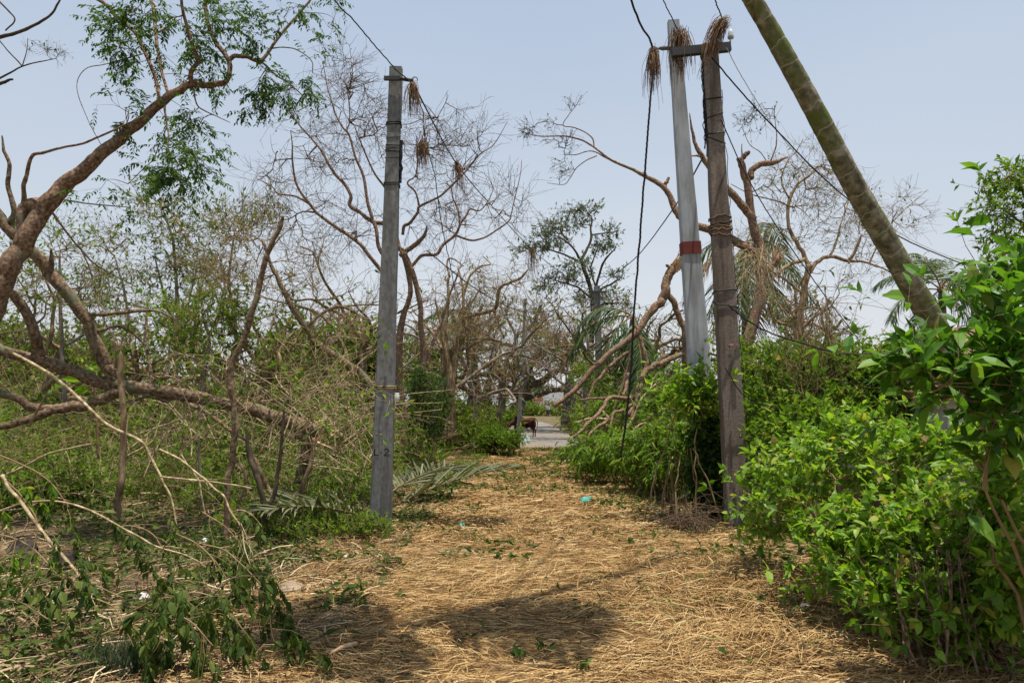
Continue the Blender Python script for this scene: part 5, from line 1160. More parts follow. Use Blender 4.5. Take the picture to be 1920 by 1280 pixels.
# undergrowth on the left: one kind per prototype, repeated
def pos(px, Y): return gp(px, Y)
def bushproto(label, w_, h_, n_, L, mat, wr, kind, ln, tw, down, grp, dome=.5):
    ln = ln * 1.6
    c0 = np.array([0, 30.0, 0])
    root = thing('undergrowth_bush', label, 'bush', c0, grp)
    tg = nz(rng.normal(size=(n_, 3))) * rng.uniform(.35, 1, (n_, 1)) ** .6; tg[:, 2] = np.abs(tg[:, 2]); tg = tg * np.array([w_, w_, h_]) + c0 + [0, 0, .08]
    nodes = np.array([c0 + [rng.normal(0, .15), rng.normal(0, .15), z] for z in np.linspace(0, h_ * .4, 14)])
    B, R = fill(nodes, tg, 6, .2, .05, .0028, .42, .018); mb = MB(); tubes(mb, B, R, 4)
    S = spawn(B, R, 2.2, L * 3.2, (20, 75), (.3, 1), .1, 0, .2, 5, .8, rmin=.0022); tubes(mb, S[0], S[1], 3)
    if h_ > .5:
        W_ = spawn(B, R, .45, h_ * .9, (20, 80), (.2, 1), .25, 0, .16, 7, .8, rmin=.0042); tubes(mb, W_[0], W_[1], 3)
        W2_ = spawn(W_[0], W_[1], 1.6, h_ * .3, (20, 70), (.2, 1), .05, 0, .2, 5, .8, rmin=.0034); tubes(mb, W2_[0], W2_[1], 3)
    mkobj('stems', mb, M[tw], root)
    lm = MB()
    for src in (B, S[0]):
        p, d = on_branch(src, ln, (.3, 1), (30, 80), .1, down); leaves(lm, p, d, L, wr, kind, .2, .2, .6)
    mkobj('foliage', lm, M[mat], root, smooth=False)
    return root
protos = [bushproto('tangled green undergrowth bush with pale twigs on the left side', .95, 1.0, 130, .085, 'leaf_mid', .36, 0, 2.9, 'twig_pale', .2, 'undergrowth bushes on the left'),
          bushproto('sparse olive bush of pale dry twigs on the left side', 1.0, 1.25, 110, .075, 'leaf_olive', .38, 0, 3.2, 'twig_tan', 0, 'pale twiggy bushes on the left'),
          bushproto('dark green leafy bush in the shade of the left trees', .8, .85, 120, .10, 'leaf_mid', .40, 0, 2.6, 'twig_tan', .1, 'dark bushes on the left'),
          bushproto('low ankle high green seedling clump at the path edge', .34, .26, 40, .05, 'leaf_mid', .42, 0, 1.9, 'twig_tan', 0, 'seedling clumps along the path')]
spots = [[], [], [], []]; rspots = [[], []]
for Y in (11.6, 12.8, 14.2, 15.8, 17.6, 19.6, 22, 25, 29, 34):
    xl = -9.7 * Y / 14 * 1.35 - 1.2; xr_ = -1.9 - .018 * (Y - 10) - (1.0 if Y > 20 else .55) - (1.1 if Y < 12.7 else 0)
    x = xl
    while x < xr_:
        k = rng.choice([0, 1, 2], p=[.45, .3, .25]); spots[k].append((x + rng.normal(0, .2), Y + rng.normal(0, .5), rng.uniform(.8, 1.25) * np.interp(Y, [11, 13, 16, 22, 34], [.7, .95, 1.5, 1.9, 2.6]) * (.7 if x > xr_ - 1.3 else 1)))
        x += rng.uniform(1.0, 1.45) * np.interp(Y, [11, 15, 22, 34], [.85, 1.1, 1.6, 2.6])
for Y in (20, 24, 29, 35, 42, 50):
    x = 5.0 + (Y - 20) * .05
    while x < .95 * Y + 1:
        k = rng.choice([0, 1], p=[.7, .3]); rspots[k].append((x + rng.normal(0, .3), Y + rng.normal(0, .6), rng.uniform(.8, 1.25) * np.interp(Y, [20, 50], [1.7, 2.8])))
        x += rng.uniform(1.1, 1.7) * np.interp(Y, [20, 50], [1.5, 3.0])
for px, Y in ((560, 11.2), (620, 11.0), (655, 10.6), (505, 11.6), (80, 11.4), (30, 10.6), (150, 11.8)): spots[0 if px > 300 else 2].append((gp(px, Y)[0], Y, .75))
for px, Y in ((640, 9.9), (690, 9.35), (655, 9.1), (628, 9.3), (700, 9.1), (600, 9.5), (620, 8.9), (540, 8.9), (575, 8.7), (470, 9.2), (840, 14.5), (860, 16.5), (880, 18.5), (900, 21)): spots[3].append((gp(px, Y)[0], Y, rng.uniform(.8, 1.25)))
for k, pr in enumerate(protos):
    for j, (x, y, s_) in enumerate(spots[k]):
        loc = (x, y, float(gz(x, y)) - .01)
        if j == 0: pr.location = loc; pr.scale = (s_,) * 3; pr.rotation_euler = (0, 0, rng.uniform(0, 6))
        else: copy_thing(pr, loc, rng.uniform(0, 6.28), s_)
for k in (0, 1):
    for x, y, s_ in rspots[k]:
        copy_thing(protos[k], (x, y, float(gz(x, y)) - .01), rng.uniform(0, 6.28), s_, ['mid green background bush beyond the right hedge', 'pale twiggy background bush beyond the right hedge'][k], ['green bushes beyond the right hedge', 'pale twiggy bushes beyond the right hedge'][k])
# green growth at the left road verge near the cow, and far verge hedge
for lab, bx, Y, env, mt in (('green and straw coloured grass mound at the verge left of the cow', 870, 27, [(870, 810, 55, 22, 27, 1.2), (920, 820, 40, 15, 25, 1)], 'leaf_olive'),
                            ('bright weedy bush at the verge just below the cow', 930, 24, [(925, 825, 35, 16, 24, .8), (955, 828, 22, 9, 23.5, .5)], 'leaf_mid'),
                            ('dark leaved shrub right of the bare tree trunk', 800, 15.5, [(805, 770, 40, 60, 15.5, .6), (790, 720, 30, 30, 15.5, .5)], 'leaf_dark'),
                            ('low hedge across the end of the road', 1010, 104, [(998, 774, 20, 5.5, 104, 2.5), (1045, 774, 24, 5.5, 104, 2.5)], 'leaf_olive'),
                            ('bushy verge behind the cow at the banyan foot', 925, 44, [(915, 778, 34, 16, 44, 2), (950, 785, 18, 9, 42, 1)], 'leaf_mid'),
                            ('tall weeds along the left verge under the twisted trees', 880, 34, [(880, 785, 40, 22, 34, 1.6), (840, 780, 36, 26, 32, 1.6)], 'leaf_olive'),
                            ('leafy bush behind the grey stump at the road', 1100, 50, [(1110, 755, 38, 26, 50, 2.5), (1090, 780, 30, 14, 47, 1.5)], 'leaf_mid'),
                            ('green bush at the far right behind the fallen limbs', 1200, 30, [(1190, 720, 60, 40, 30, 2), (1240, 700, 40, 40, 30, 2)], 'leaf_mid')):
    shrub('verge_bush', lab, gp(bx, Y), env, 240, 3.0, .075 * max(1, Y / 16), mt, .36, 0, nstem=10, tw='twig_tan', spread=.4 * Y / 16, rcap=.012 * max(1, Y / 20), rtip=.0022 * max(1, Y / 14))

#==DEBRIS==
# ------------------------------------------------------------------ fallen branches on the left, near
def fbranch(label, pts, D, bark='twig_pale', dY=0.0, sp=None, leaf=None, extra=(), name='fallen_branch', sides=7):
    q = Limbs(D); q.add([(a, b, c * .78) for a, b, c in pts], dY=dY)
    for e in extra: q.add(e, dY=.1)
    return tree(name, label, 'fallen branch', q, bark, sp=sp or (), twmat='twig_tan', leaf=leaf, sides=sides, rough=.05)
tw1 = [dict(n=3, length=.3, t=(.1, .95), K=5, ratio=.5, rmax=.005, wig=.2)]
fbranch('pale peeled branch slanting over the fallen trunk at left', [(10, 655, 9), (84, 695, 9), (144, 742, 8.5), (202, 796, 8), (262, 826, 7.5), (285, 862, 7), (302, 894, 6.5), (322, 937, 6), (333, 998, 4)], 8.6, dY=-.6, sp=tw1)
WL = dict(mat='leaf_wilt', L=.066, wr=.42, n=3.2, pin=8, rl=.21, droop=.3, hang=.95, t=(.25, 1), ang=(30, 80), down=.9, kind=1)
W2 = dict(mat='leaf_mid', L=.075, wr=.5, n=2.0, kind=1, t=(.3, 1), down=.4, src=-1)
tw2 = [dict(n=5, length=.55, t=(.1, 1), K=7, ratio=.6, rmax=.006, droop=.12, wig=.16)]
fbranch('grey broken branch with wilted leaves across the lower left', [(5, 890, 9), (17, 914, 9), (44, 947, 9), (84, 1005, 9), (134, 1062, 8.5), (168, 1105, 8.5), (188, 1146, 8), (215, 1199, 7)], 6.2, dY=-.55, sp=tw2, leaf=[dict(WL, src=-1, n=2.6), W2])
fbranch('arching pale twig with wilted leaves over the left ground', [(-10, 960, 6), (40, 945, 6), (101, 939, 6), (168, 957, 5.5), (252, 1001, 5), (296, 1025, 4.5), (347, 1040, 4), (385, 1062, 3), (400, 1090, 2)], 6.8, dY=-.4, sp=tw2, leaf=[dict(WL, n=2.0), W2])
fbranch('pale branch bending right ending in hanging wilted leaves', [(300, 842, 5), (340, 862, 5.5), (370, 887, 5.5), (398, 912, 5.5), (420, 931, 5.5), (430, 955, 5), (453, 991, 4), (458, 1025, 3.5), (470, 1060, 2.5)], 6.6, dY=-.5, sp=[dict(n=6, length=.5, t=(.45, 1), K=7, ratio=.6, rmax=.005, droop=.2, wig=.16)], leaf=[dict(WL, n=2.6)])
for k, (lab, pts, D_) in enumerate((('wilted dark leaf spray low at the left edge', [(-10, 1000, 4), (30, 1010, 4), (70, 1035, 3.5), (110, 1080, 3)], 6.0), ('wilted leafy twig lying along the lower left ground', [(60, 1100, 4), (110, 1090, 4), (170, 1095, 3.5), (230, 1120, 3)], 5.6), ('leafy twig drooping beside the arching pale twig', [(200, 1000, 4), (240, 985, 4), (285, 1000, 3.5), (310, 1040, 2.5)], 6.9), ('wilted spray between pale branch and path edge', [(330, 1000, 4), (370, 1020, 4), (410, 1060, 3.5), (440, 1120, 2.5)], 6.2), ('small wilted sprig on the ground at bottom left corner', [(-5, 1120, 4), (40, 1130, 3.5), (90, 1160, 3)], 5.2), ('fresh leafed twig above the left edge ground', [(-10, 850, 4), (40, 870, 4), (90, 900, 3.5), (130, 950, 2.5)], 7.4), ('dark compound leaves hanging lowest right of the feathery weed', [(330, 1120, 4), (370, 1110, 4), (420, 1130, 3.5), (455, 1180, 2.5)], 4.9), ('dark compound leaves arching at the very bottom left', [(230, 1180, 4), (290, 1150, 4), (350, 1160, 3.5), (400, 1210, 2.5)], 4.6), ('wilted spray resting on straw left of the peeled stick', [(430, 1080, 4), (470, 1090, 4), (500, 1130, 3.5), (510, 1190, 2.5)], 5.1), ('wilted dark spray behind the feathery weed', [(120, 1130, 4), (165, 1120, 4), (215, 1140, 3.5), (240, 1190, 2.5)], 5.0), ('bent leafy twig under the tall snapped stem', [(380, 960, 4), (420, 985, 3.6), (450, 1020, 3), (460, 1060, 2)], 7.4))):
    fbranch(lab, pts, D_, 'twig_tan', dY=-.2, sp=[dict(n=7, length=.45, t=(.1, 1), K=6, ratio=.7, rmax=.004, droop=.18)], leaf=[dict(WL, n=2.0), dict(W2, n=1.6)])
fbranch('straight pale stick lying level over the left undergrowth', [(300, 893, 5), (345, 898, 5), (386, 902, 5), (430, 908, 4.5), (472, 915, 3.5)], 7.6, sp=tw1)
fbranch('thin pale stick hanging down between left stems', [(340, 852, 4), (346, 862, 4), (362, 885, 4.5), (373, 904, 4.5), (380, 940, 4), (386, 971, 3.5)], 7.4, sp=tw1)
fbranch('pale smooth pole lying on the ground at bottom left', [(-10, 1258, 9), (30, 1238, 8.5), (67, 1216, 8.5), (120, 1190, 7.5), (171, 1166, 7)], 4.75, 'twig_pale', dY=.75)
fbranch('bleached stick crossing the left edge above the ground', [(-10, 898, 7), (20, 886, 7), (60, 866, 6), (95, 849, 5), (170, 832, 3)], 8.0, sp=tw1)
fbranch('thick rough log chunk among the left undergrowth', [(131, 931, 14), (142, 905, 15), (155, 892, 15), (178, 882, 12)], 11.5, 'bark_tan', sides=10)
fbranch('reddish slim stick at the lower left corner', [(-10, 1200, 4), (30, 1178, 4), (65, 1160, 4), (95, 1145, 3)], 5.4, 'twig_brown', dY=.4)
fbranch('leafy wilted branch hanging at bottom left centre', [(205, 1170, 5), (240, 1150, 4.5), (290, 1125, 4), (330, 1120, 3.5), (360, 1135, 3)], 5.6, 'twig_tan', dY=-.2, sp=[dict(n=7, length=.45, t=(.1, 1), K=7, ratio=.6, rmax=.005, droop=.2)], leaf=[dict(WL, n=2.2)])
fbranch('drooping compound leaves nearest the camera at bottom left', [(190, 1190, 6), (225, 1178, 5), (270, 1180, 4.5), (330, 1165, 4), (390, 1150, 3), (440, 1120, 2.5)], 4.7, 'twig_tan', dY=-.1, sp=[dict(n=8, length=.32, t=(.15, 1), K=6, ratio=.6, rmax=.004, droop=.22)], leaf=[dict(WL, n=2.0, L=.07)])
fbranch('wilted green leaf sprays hanging over the path edge', [(380, 1020, 4), (420, 1030, 4), (450, 1055, 3.5), (480, 1085, 3), (500, 1110, 2)], 6.0, 'twig_tan', dY=-.2, sp=[dict(n=7, length=.4, t=(.2, 1), K=6, ratio=.6, rmax=.004, droop=.25)], leaf=[dict(WL, n=2.3)])
fbranch('leafy broken branch drooping at the left picture edge', [(-20, 880, 6), (10, 900, 5), (40, 930, 4.5), (70, 980, 4), (60, 1040, 3)], 6.6, 'twig_tan', dY=-.2, sp=[dict(n=7, length=.45, t=(.1, 1), K=6, ratio=.6, rmax=.004, droop=.15)], leaf=[W2, dict(WL, n=1.3)])
# pale whippy dry branches of the tangle left of the pole
k = 0
for (px, py, Y, dx, dy, lab) in [(505, 830, 9.7, 40, -220, 'pale whippy dead shoot beside the tall snapped stem'), (560, 850, 9.9, 60, -230, 'forked pale dead shoots above the trunk break'), (600, 860, 11.4, 0, -260, 'upright pale dead shoots midway to the L.2 pole'), (640, 850, 11.2, 70, -150, 'pale dead shoots bending toward the L.2 pole'), (600, 800, 12.0, 100, -110, 'low arching dry twigs against the L.2 pole'), (540, 780, 11.8, -60, -140, 'pale dry twigs leaning left above the fallen trunk'), (400, 840, 11.6, 40, -170, 'slim dry twigs behind the tall snapped stem'), (330, 870, 9.7, -40, -160, 'slim pale twigs under the airy trees'), (470, 850, 10.0, 80, -200, 'mesh of pale dry twigs right of the tall snapped stem'), (240, 870, 11.8, 60, -150, 'thin dry twigs behind the split stub'), (660, 900, 11.0, -80, -90, 'dry twigs spread low beside the L.2 pole'), (690, 880, 12.4, -60, -200, 'long dry twigs leaning from the L.2 pole')]:
    q = Limbs(Y)
    for j in range(7):
        a, b = px + rng.normal(0, 26), py + rng.normal(0, 20)
        ex, ey = dx * 1.3 + rng.normal(0, 85), dy * rng.uniform(.35, 1.05)
        q.add([(a, b, 3.0), (a + ex * .25 + rng.normal(0, 12), b + ey * .4, 2.6), (a + ex * .6 + rng.normal(0, 14), b + ey * .78, 2.1), (a + ex, b + ey * rng.uniform(.75, 1.05), 1.1)], D=Y + rng.normal(0, .35), dY=rng.normal(0, .4))
    tree('dry_branch', lab, 'dry branch', q, 'twig_pale', sp=[dict(n=4.5, length=.75, t=(.15, 1), K=7, ratio=.7, rmax=.005, wig=.2, ang=(20, 80), rmin=.003), dict(n=1.5, length=.35, K=5, ratio=.8, wig=.2, rmin=.0026)], twmat='twig_pale', leaf=dict(mat='leaf_mid', L=.09, wr=.38, n=2.6, src=-1), sides=5, base=gp(px, Y))
for k in range(16):
    px, py = rng.uniform(-10, 640), rng.uniform(835, 960); Y = float(np.clip(1.65 * F / (py - 757) * rng.uniform(.8, .97), 8.2, 15))
    L_ = rng.uniform(70, 190); a = rng.normal(0, .35); q = Limbs(Y)
    q.add([(px, py, 4), (px + L_ * .35 * math.cos(a), py + L_ * .35 * math.sin(a) - rng.uniform(0, 12), 4), (px + L_ * .7 * math.cos(a), py + L_ * .7 * math.sin(a) - rng.uniform(0, 14), 3.2), (px + L_ * math.cos(a), py + L_ * math.sin(a), 1.8)], dY=rng.normal(0, .5))
    tree('dry_stick', 'pale dry stick lying among the undergrowth left of the path', 'stick', q, 'twig_pale', sp=[dict(n=3, length=.4, t=(.2, 1), K=5, ratio=.6, rmax=.005, wig=.2)], group='dry sticks in the left undergrowth', sides=5)
# sapling with light lobed leaves at the fallen trunk
q = Limbs(9.0); q.add([(55, 800, 5), (70, 770, 5), (85, 745, 4), (100, 738, 3)])
r_ = tree('lobed_leaf_sprig', 'sprig of large limp green leaves resting on the fallen trunk', 'sprig', q, 'twig_tan', leaf=dict(mat='leaf_big', L=.2, wr=.4, n=6, kind=1, t=(.6, 1), down=.5, drp=.5))
q = Limbs(10.6); q.add([(185, 860, 5), (182, 800, 5), (178, 740, 4), (175, 690, 3)])
tree('sapling', 'light green broad leaved sapling behind the trunk fork', 'sapling', q, 'twig_tan', sp=[dict(n=8, length=.35, t=(.3, 1), K=5, ratio=.6)], leaf=[dict(mat='leaf_light', L=.17, wr=.36, n=2.4, kind=1), dict(mat='leaf_light', L=.17, wr=.36, n=8, src=0, kind=1, t=(.4, 1))])
# grey green feathery weed at the bottom edge
m = MB(); c = G(238, 1262); n = 420; p = np.repeat((c + rng.normal(0, 1, (n, 3)) * [.13, .08, 0])[:, None], 6, 1); d = nz(np.stack([rng.normal(0, .4, n), rng.normal(0, .4, n), np.ones(n)], 1)); 
for k in range(1, 6): p[:, k] = p[:, k - 1] + d * .042; d = nz(d + rng.normal(0, .18, (n, 3)))
tubes(m, p, np.full((n, 6), .0028) * np.linspace(1, .4, 6), 3)
o = mkobj('feathery_weed', m, M['leaf_grey'], org=c); tag(o, 'feathery grey green weed tuft at the bottom left edge', 'weed')
# small bits on the path
def chip(label, name, px, py, L, W, mat, rz=0, th=.012, cat='litter'):
    c = G(px, py); c = c + [0, 0, float(straw_h(c[0], c[1])) + .012]; m = MB(); n = 12; V = []
    for k in range(n):
        a = k / n * 2 * PI; r = rng.uniform(.7, 1.15); x, y = math.cos(a) * L / 2 * r, math.sin(a) * W / 2 * r
        V.append((x, y, rng.uniform(-.3, 1) * th))
    ca, sa = math.cos(rz), math.sin(rz); V = [(x * ca - y * sa, x * sa + y * ca, z) for x, y, z in V]
    V = np.array(V); top = np.concatenate([V * [.55, .55, 1] + [0, 0, th * 1.3], [[0, 0, th * 1.9]]]); A = np.concatenate([V, top]) + c
    m.add(A, [[k, (k + 1) % n, n + (k + 1) % n, n + k] for k in range(n)], [[n + k, n + (k + 1) % n, 2 * n] for k in range(n)])
    o = mkobj(name, m, mat, smooth=False, org=c); return tag(o, label, cat)
teal = plain('teal_plastic', (.06, .3, .25), .45, .3); whitep = plain('white_plastic', (.72, .72, .7), .4, .5); bluep = plain('pale_blue_plastic', (.36, .5, .56), .5, .3)
slab_m = surf('slab_stone', [(.3, (.2, .15, .1)), (.7, (.34, .26, .18))], 7, .95, .6)
chip('larger crumpled teal plastic bag on the path', 'plastic_bag', 1100, 942, .24, .2, teal, .2, .04)
chip('smaller teal plastic scrap nearer on the path', 'plastic_scrap', 866, 989, .1, .09, teal, .5, .025)
chip('pale blue crumpled bag lying below the cow', 'plastic_bag', 987, 829, .42, .3, bluep, 0, .11)
chip('white paper scrap beside the seedlings right on the path', 'paper_scrap', 1235, 967, .14, .08, whitep, .7, .02)
chip('pale flat stick piece on the middle of the path', 'wood_piece', 1008, 942, .3, .07, M['raw_wood'], .1, .012)
chip('small white scrap in the straw at lower right', 'paper_scrap', 1512, 1170, .075, .04, whitep, -.4, .012)
chip('white scrap under the wilted leaves at lower left', 'paper_scrap', 432, 1150, .1, .05, whitep, .8, .02)
chip('white scrap among the left litter further back', 'paper_scrap', 268, 1135, .1, .05, whitep, .3, .02)
chip('tiny white scrap near the pole foot seedlings', 'paper_scrap', 650, 1052, .07, .05, whitep, .1, .015)
chip('white scrap in the litter beneath the left stems', 'paper_scrap', 385, 1027, .14, .07, whitep, .1, .015)
chip('rounded tan stone by the lying palm frond', 'stone', 815, 898, .36, .3, slab_m, 0, .12, 'stone')
chip('flat brown paving slab showing at the left path edge', 'paving_slab', 548, 1108, .3, .42, slab_m, .3, .02, 'slab')
m = MB(); a, b = G(617, 1226, .05), G(668, 1206, .05); q, r = limb3([a, (a + b) / 2 + [0, 0, .012], b], [.006, .016, .017], 9); tubes(m, q, r, 8, cap=True)
o = mkobj('peeled_stick', m, M['raw_wood'], org=a); tag(o, 'short peeled whitish stick on the straw at bottom', 'stick')
q, r = limb3([G(792, 836, .05), G(820, 840, .06), G(848, 843, .04)], [.05, .055, .045], 9); m = MB(); tubes(m, q, r, 10, cap=True, rough=.04)
o = mkobj('log', m, M['bark_tan'], org=q[0]); tag(o, 'short cut log lying at the verge right of the pole', 'log')
q, r = limb3([G(1126, 858, .05), G(1080, 862, .04), G(1035, 868, .03)], [.05, .045, .02], 9); m = MB(); tubes(m, q, r, 8, cap=True)
o = mkobj('fallen_branch', m, M['twig_pale'], org=q[0]); tag(o, 'pale broken stick at the right verge in front of foliage', 'stick')
for k, (px, py) in enumerate([(975, 1235), (1013, 1222), (1185, 1020), (1090, 1255)]):
    c = G(px, py, .03); m = MB(); n = 16; p = c + rng.normal(0, .02, (n, 3)) * [1, 1, .3]; d = nz(np.stack([rng.normal(0, .5, n), rng.normal(0, .5, n), rng.uniform(.4, 1.3, n)], 1)); leaves(m, p + d * .03, d, .045, .4, 1)
    tubes(m, np.stack([p, p + d * .03], 1), np.full((n, 2), .0018), 3)
    o = mkobj('seedling', m, M['leaf_dark'], smooth=False, org=c); tag(o, ['dark seedling in the straw at bottom centre', 'small seedling right of the dark bottom seedling', 'lone seedling below the brown pole', 'sprouting seedling at the bottom right of centre'][k], 'seedling')
chip('big rock half hidden in litter at the left edge', 'rock', 40, 1050, .36, .28, surf('rock_grey', [(.35, (.018, .015, .012)), (.5, (.045, .037, .03)), (.65, (.10, .085, .066))], 18, .95, .9), 0, .07, 'rock')
chip('dark grey rock among the wilted branches', 'rock', 125, 1066, .24, .2, bpy.data.materials['rock_grey'], .3, .06, 'rock')

#==HOUSE==
# ------------------------------------------------------------------ thatched hut behind the right shrubs
root = thing('thatched_hut', 'thatched hut with pale wall behind the right shrubs', 'hut', gp(1800, 10.2))
wallm = surf('limewash', [(.3, (.5, .48, .5)), (.7, (.66, .64, .66))], 4, .9, .3); mud = surf('mud_plaster', [(.3, (.22, .14, .085)), (.7, (.36, .25, .16))], 5, .95, .5)
x0, x1 = P(1775, 750, 10)[0], P(1775, 750, 10)[0] + 4.2
m = MB(); box(m, ((x0 + x1) / 2, 12, 1.2), (x1 - x0, 4, 1.5)); mkobj('wall', m, wallm, root, smooth=False)
m = MB(); box(m, ((x0 + x1) / 2, 12, .2), (x1 - x0 + .3, 4.3, .6)); mkobj('plinth', m, mud, root, smooth=False)
m = MB(); eL, eR, ez, rz_, yc = x0 - .25, x1 + .4, 1.72, 2.75, 12
for sg in (-1, 1):
    A_ = np.array([[eL, yc + sg * 2.5, ez], [eR, yc + sg * 2.5, ez], [eR, yc, rz_], [eL + 1.2, yc, rz_]]); n_ = np.array([0, sg * .5, .85]) * .16
    V = np.concatenate([A_, A_ + n_]); m.add(V, [[0, 1, 2, 3], [4, 7, 6, 5], [0, 4, 5, 1], [1, 5, 6, 2], [2, 6, 7, 3], [3, 7, 4, 0]])
A_ = np.array([[eL, yc - 2.5, ez], [eL, yc + 2.5, ez], [eL + 1.2, yc, rz_]]); n_ = np.array([-.1, 0, .1]); m.add(np.concatenate([A_, A_ + n_]), [[0, 3, 4, 1], [1, 4, 5, 2], [2, 5, 3, 0]], [[3, 5, 4], [0, 1, 2]])
mkobj('roof', m, surf('thatch', [(.3, (.13, .075, .045)), (.5, (.26, .165, .1)), (.7, (.38, .26, .17))], 6, .95, .8, (1, 1, .3), 40, .03), root, smooth=False)
m = MB(); n = 1400; u = rng.uniform(0, 1, n); s = rng.uniform(0, 1, n)
side = rng.uniform(0, 1, n) < .45
p = np.where(side[:, None], np.stack([eL + 1.2 * s, yc - 2.5 * (1 - s) * rng.choice([-1, 1], n), ez + (rz_ - ez) * s + .15], 1), np.stack([eL + .3 + (eR - eL) * u, yc - 2.5 * (1 - s), ez + (rz_ - ez) * s + .17], 1))
d = nz(np.stack([rng.normal(-.3, .3, n), rng.normal(-.75, .25, n), rng.normal(-.6, .15, n)], 1)); d[side] = nz(d[side] + [-.9, .55, 0])
q = np.stack([p, p + d * .25, p + d * .5 + [0, 0, -.06]], 1); tubes(m, q, np.full((n, 3), .006) * [1, .8, .4], 3)
o = mkobj('thatch_fringe', m, M['fibre'], root)
# low red brick pieces under the shrub
brick = surf('red_brick', [(.3, (.2, .07, .05)), (.7, (.32, .13, .09))], 9, .95, .5)
for k, (px, py, Y, lab) in enumerate([(1655, 1015, 6.9, 'red brick block half hidden under the bright shrub'), (1720, 1000, 7.1, 'second red block further right under the shrub'), (1700, 1060, 6.6, 'low red block nearest under the shrub')]):
    c = P(px, py, Y); m = MB(); hgt = max(.2, c[2] + .14); box(m, (c[0], Y, hgt / 2), (.42, .25, hgt), .2 * k - .2); o = mkobj('brick_block', m, brick, smooth=False, org=(c[0], Y, 0)); tag(o, lab, 'brick block')

# ------------------------------------------------------------------ far end of the road
Yb = 125.0
wm = plain('far_white_wall', (.66, .64, .66), .85); rdm = plain('far_red_paint', (.42, .08, .06), .8)
c = P(1030, 768, Yb); root = thing('white_building', 'far white building with a red band at the road end', 'building', (c[0], Yb, 0))
xL, xR = P(1000, 760, Yb)[0], P(1078, 760, Yb)[0]; zt = P(1030, 735, Yb)[2]
m = MB(); box(m, ((xL + xR) / 2, Yb + 3, zt / 2), (xR - xL, 6, zt)); mkobj('wall', m, wm, root, smooth=False)
z0, z1 = P(1010, 752, Yb)[2], P(1010, 747, Yb)[2]; xr2 = P(1018, 750, Yb)[0]
m = MB(); box(m, ((xL + xr2) / 2, Yb - .06, (z0 + z1) / 2), (xr2 - xL, .1, z1 - z0)); box(m, ((xL + xr2) / 2 + .3, Yb - .06, (P(0, 742, Yb)[2] + P(0, 746, Yb)[2]) / 2), ((xr2 - xL) * .5, .1, .35)); mkobj('red_band', m, rdm, root, smooth=False)
m = MB(); xa, xb = P(1007, 764, Yb)[0], P(1026, 764, Yb)[0]
for k in range(9): box(m, (xa + (xb - xa) * k / 8, Yb - .06, P(0, 764, Yb)[2]), (.12, .1, .3))
mkobj('lettering', m, rdm, root, smooth=False)
Ys = 110.0; xa, xb = P(981, 760, Ys)[0], P(1003.5, 760, Ys)[0]; za, zb = P(0, 767, Ys)[2], P(0, 754, Ys)[2]
root = thing('signboard', 'far blue signboard with white lines at the road end', 'sign', ((xa + xb) / 2, Ys, 0))
m = MB(); box(m, ((xa + xb) / 2, Ys, (za + zb) / 2), (xb - xa, .1, zb - za)); mkobj('board', m, plain('sign_blue', (.05, .09, .25), .6), root, smooth=False)
m = MB()
for k, (w0, yk) in enumerate(((.8, 757), (.86, 759.5), (.7, 762), (.5, 764.8))): box(m, ((xa + xb) / 2 + .05, Ys - .06, P(0, yk, Ys)[2]), ((xb - xa) * w0, .06, .07 if k else .12))
mkobj('lettering', m, wm, root, smooth=False)
m = MB()
for x in (xa + .15, xb - .15): box(m, (x, Ys + .08, za / 2 + .1), (.09, .09, abs(za) + .4))
mkobj('post', m, M['iron'], root, smooth=False)
for k, (px, hpx, wpx, lab) in enumerate(((1008, 20, 16, 'hazy green treetops above the far white building'), (1044, 22, 16, 'hazy rounded tree right of the far building'), (1075, 28, 18, 'hazy far tree at the right of the road end'))):
    airy(lab, [(px, 757 + 12, 3), (px, 752, 3), (px, 745, 2)], 140, [(px, 752 - hpx * .3, wpx, hpx * .55, 140, 3)], 90, 4, 'leaf_grey', L=.6, wr=.6, spl=1.5, name='background_tree')

# ------------------------------------------------------------------ cow and person
def fuse(mb, voxel, name):
    me = mb.mesh(name); o = bpy.data.objects.new('tmp_' + name, me); C.objects.link(o)
    r = o.modifiers.new('r', 'REMESH'); r.mode = 'VOXEL'; r.voxel_size = voxel
    s = o.modifiers.new('s', 'SMOOTH'); s.factor = .5; s.iterations = 4
    dg = bpy.context.evaluated_depsgraph_get(); dg.update()
    out = bpy.data.meshes.new_from_object(o.evaluated_get(dg)); bpy.data.objects.remove(o); out.name = name
    out.polygons.foreach_set('use_smooth', np.ones(len(out.polygons), bool))
    return out
def chain(mb, pts, rad, sides=12, sq=None, n=14):
    q, r = limb3(pts, rad, n); k = MB(); tubes(k, q, r, sides, cap=True); V = k.V[0]
    if sq is not None: ctr = np.repeat(q, sides, 0); V[:len(ctr)] = ctr + (V[:len(ctr)] - ctr) * np.array(sq)
    mb.add(V, k.Q[0], k.T[0])
cowm = surf('cow_hide', [(.35, (.016, .007, .004)), (.5, (.05, .019, .009)), (.65, (.11, .045, .018))], 2.5, .75, .2, None, 60, .004)
YC = 37.6; hip = P(1003, 818, YC); sc = 1.0
cx0 = hip[0]; root = thing('cow', 'brown cow grazing behind the thin far pole', 'cow', (cx0 - .4, YC, 0.0))
def cw(x, y, z): return np.array([cx0 - x, YC + y, z])
m = MB()
chain(m, [cw(-.02, 0, .80), cw(.08, 0, .75), cw(.35, 0, .69), cw(.62, 0, .66), cw(.88, 0, .70), cw(1.02, 0, .73), cw(1.1, 0, .70)], [.1, .2, .24, .275, .26, .2, .1], 14, (1, .75, 1.0))
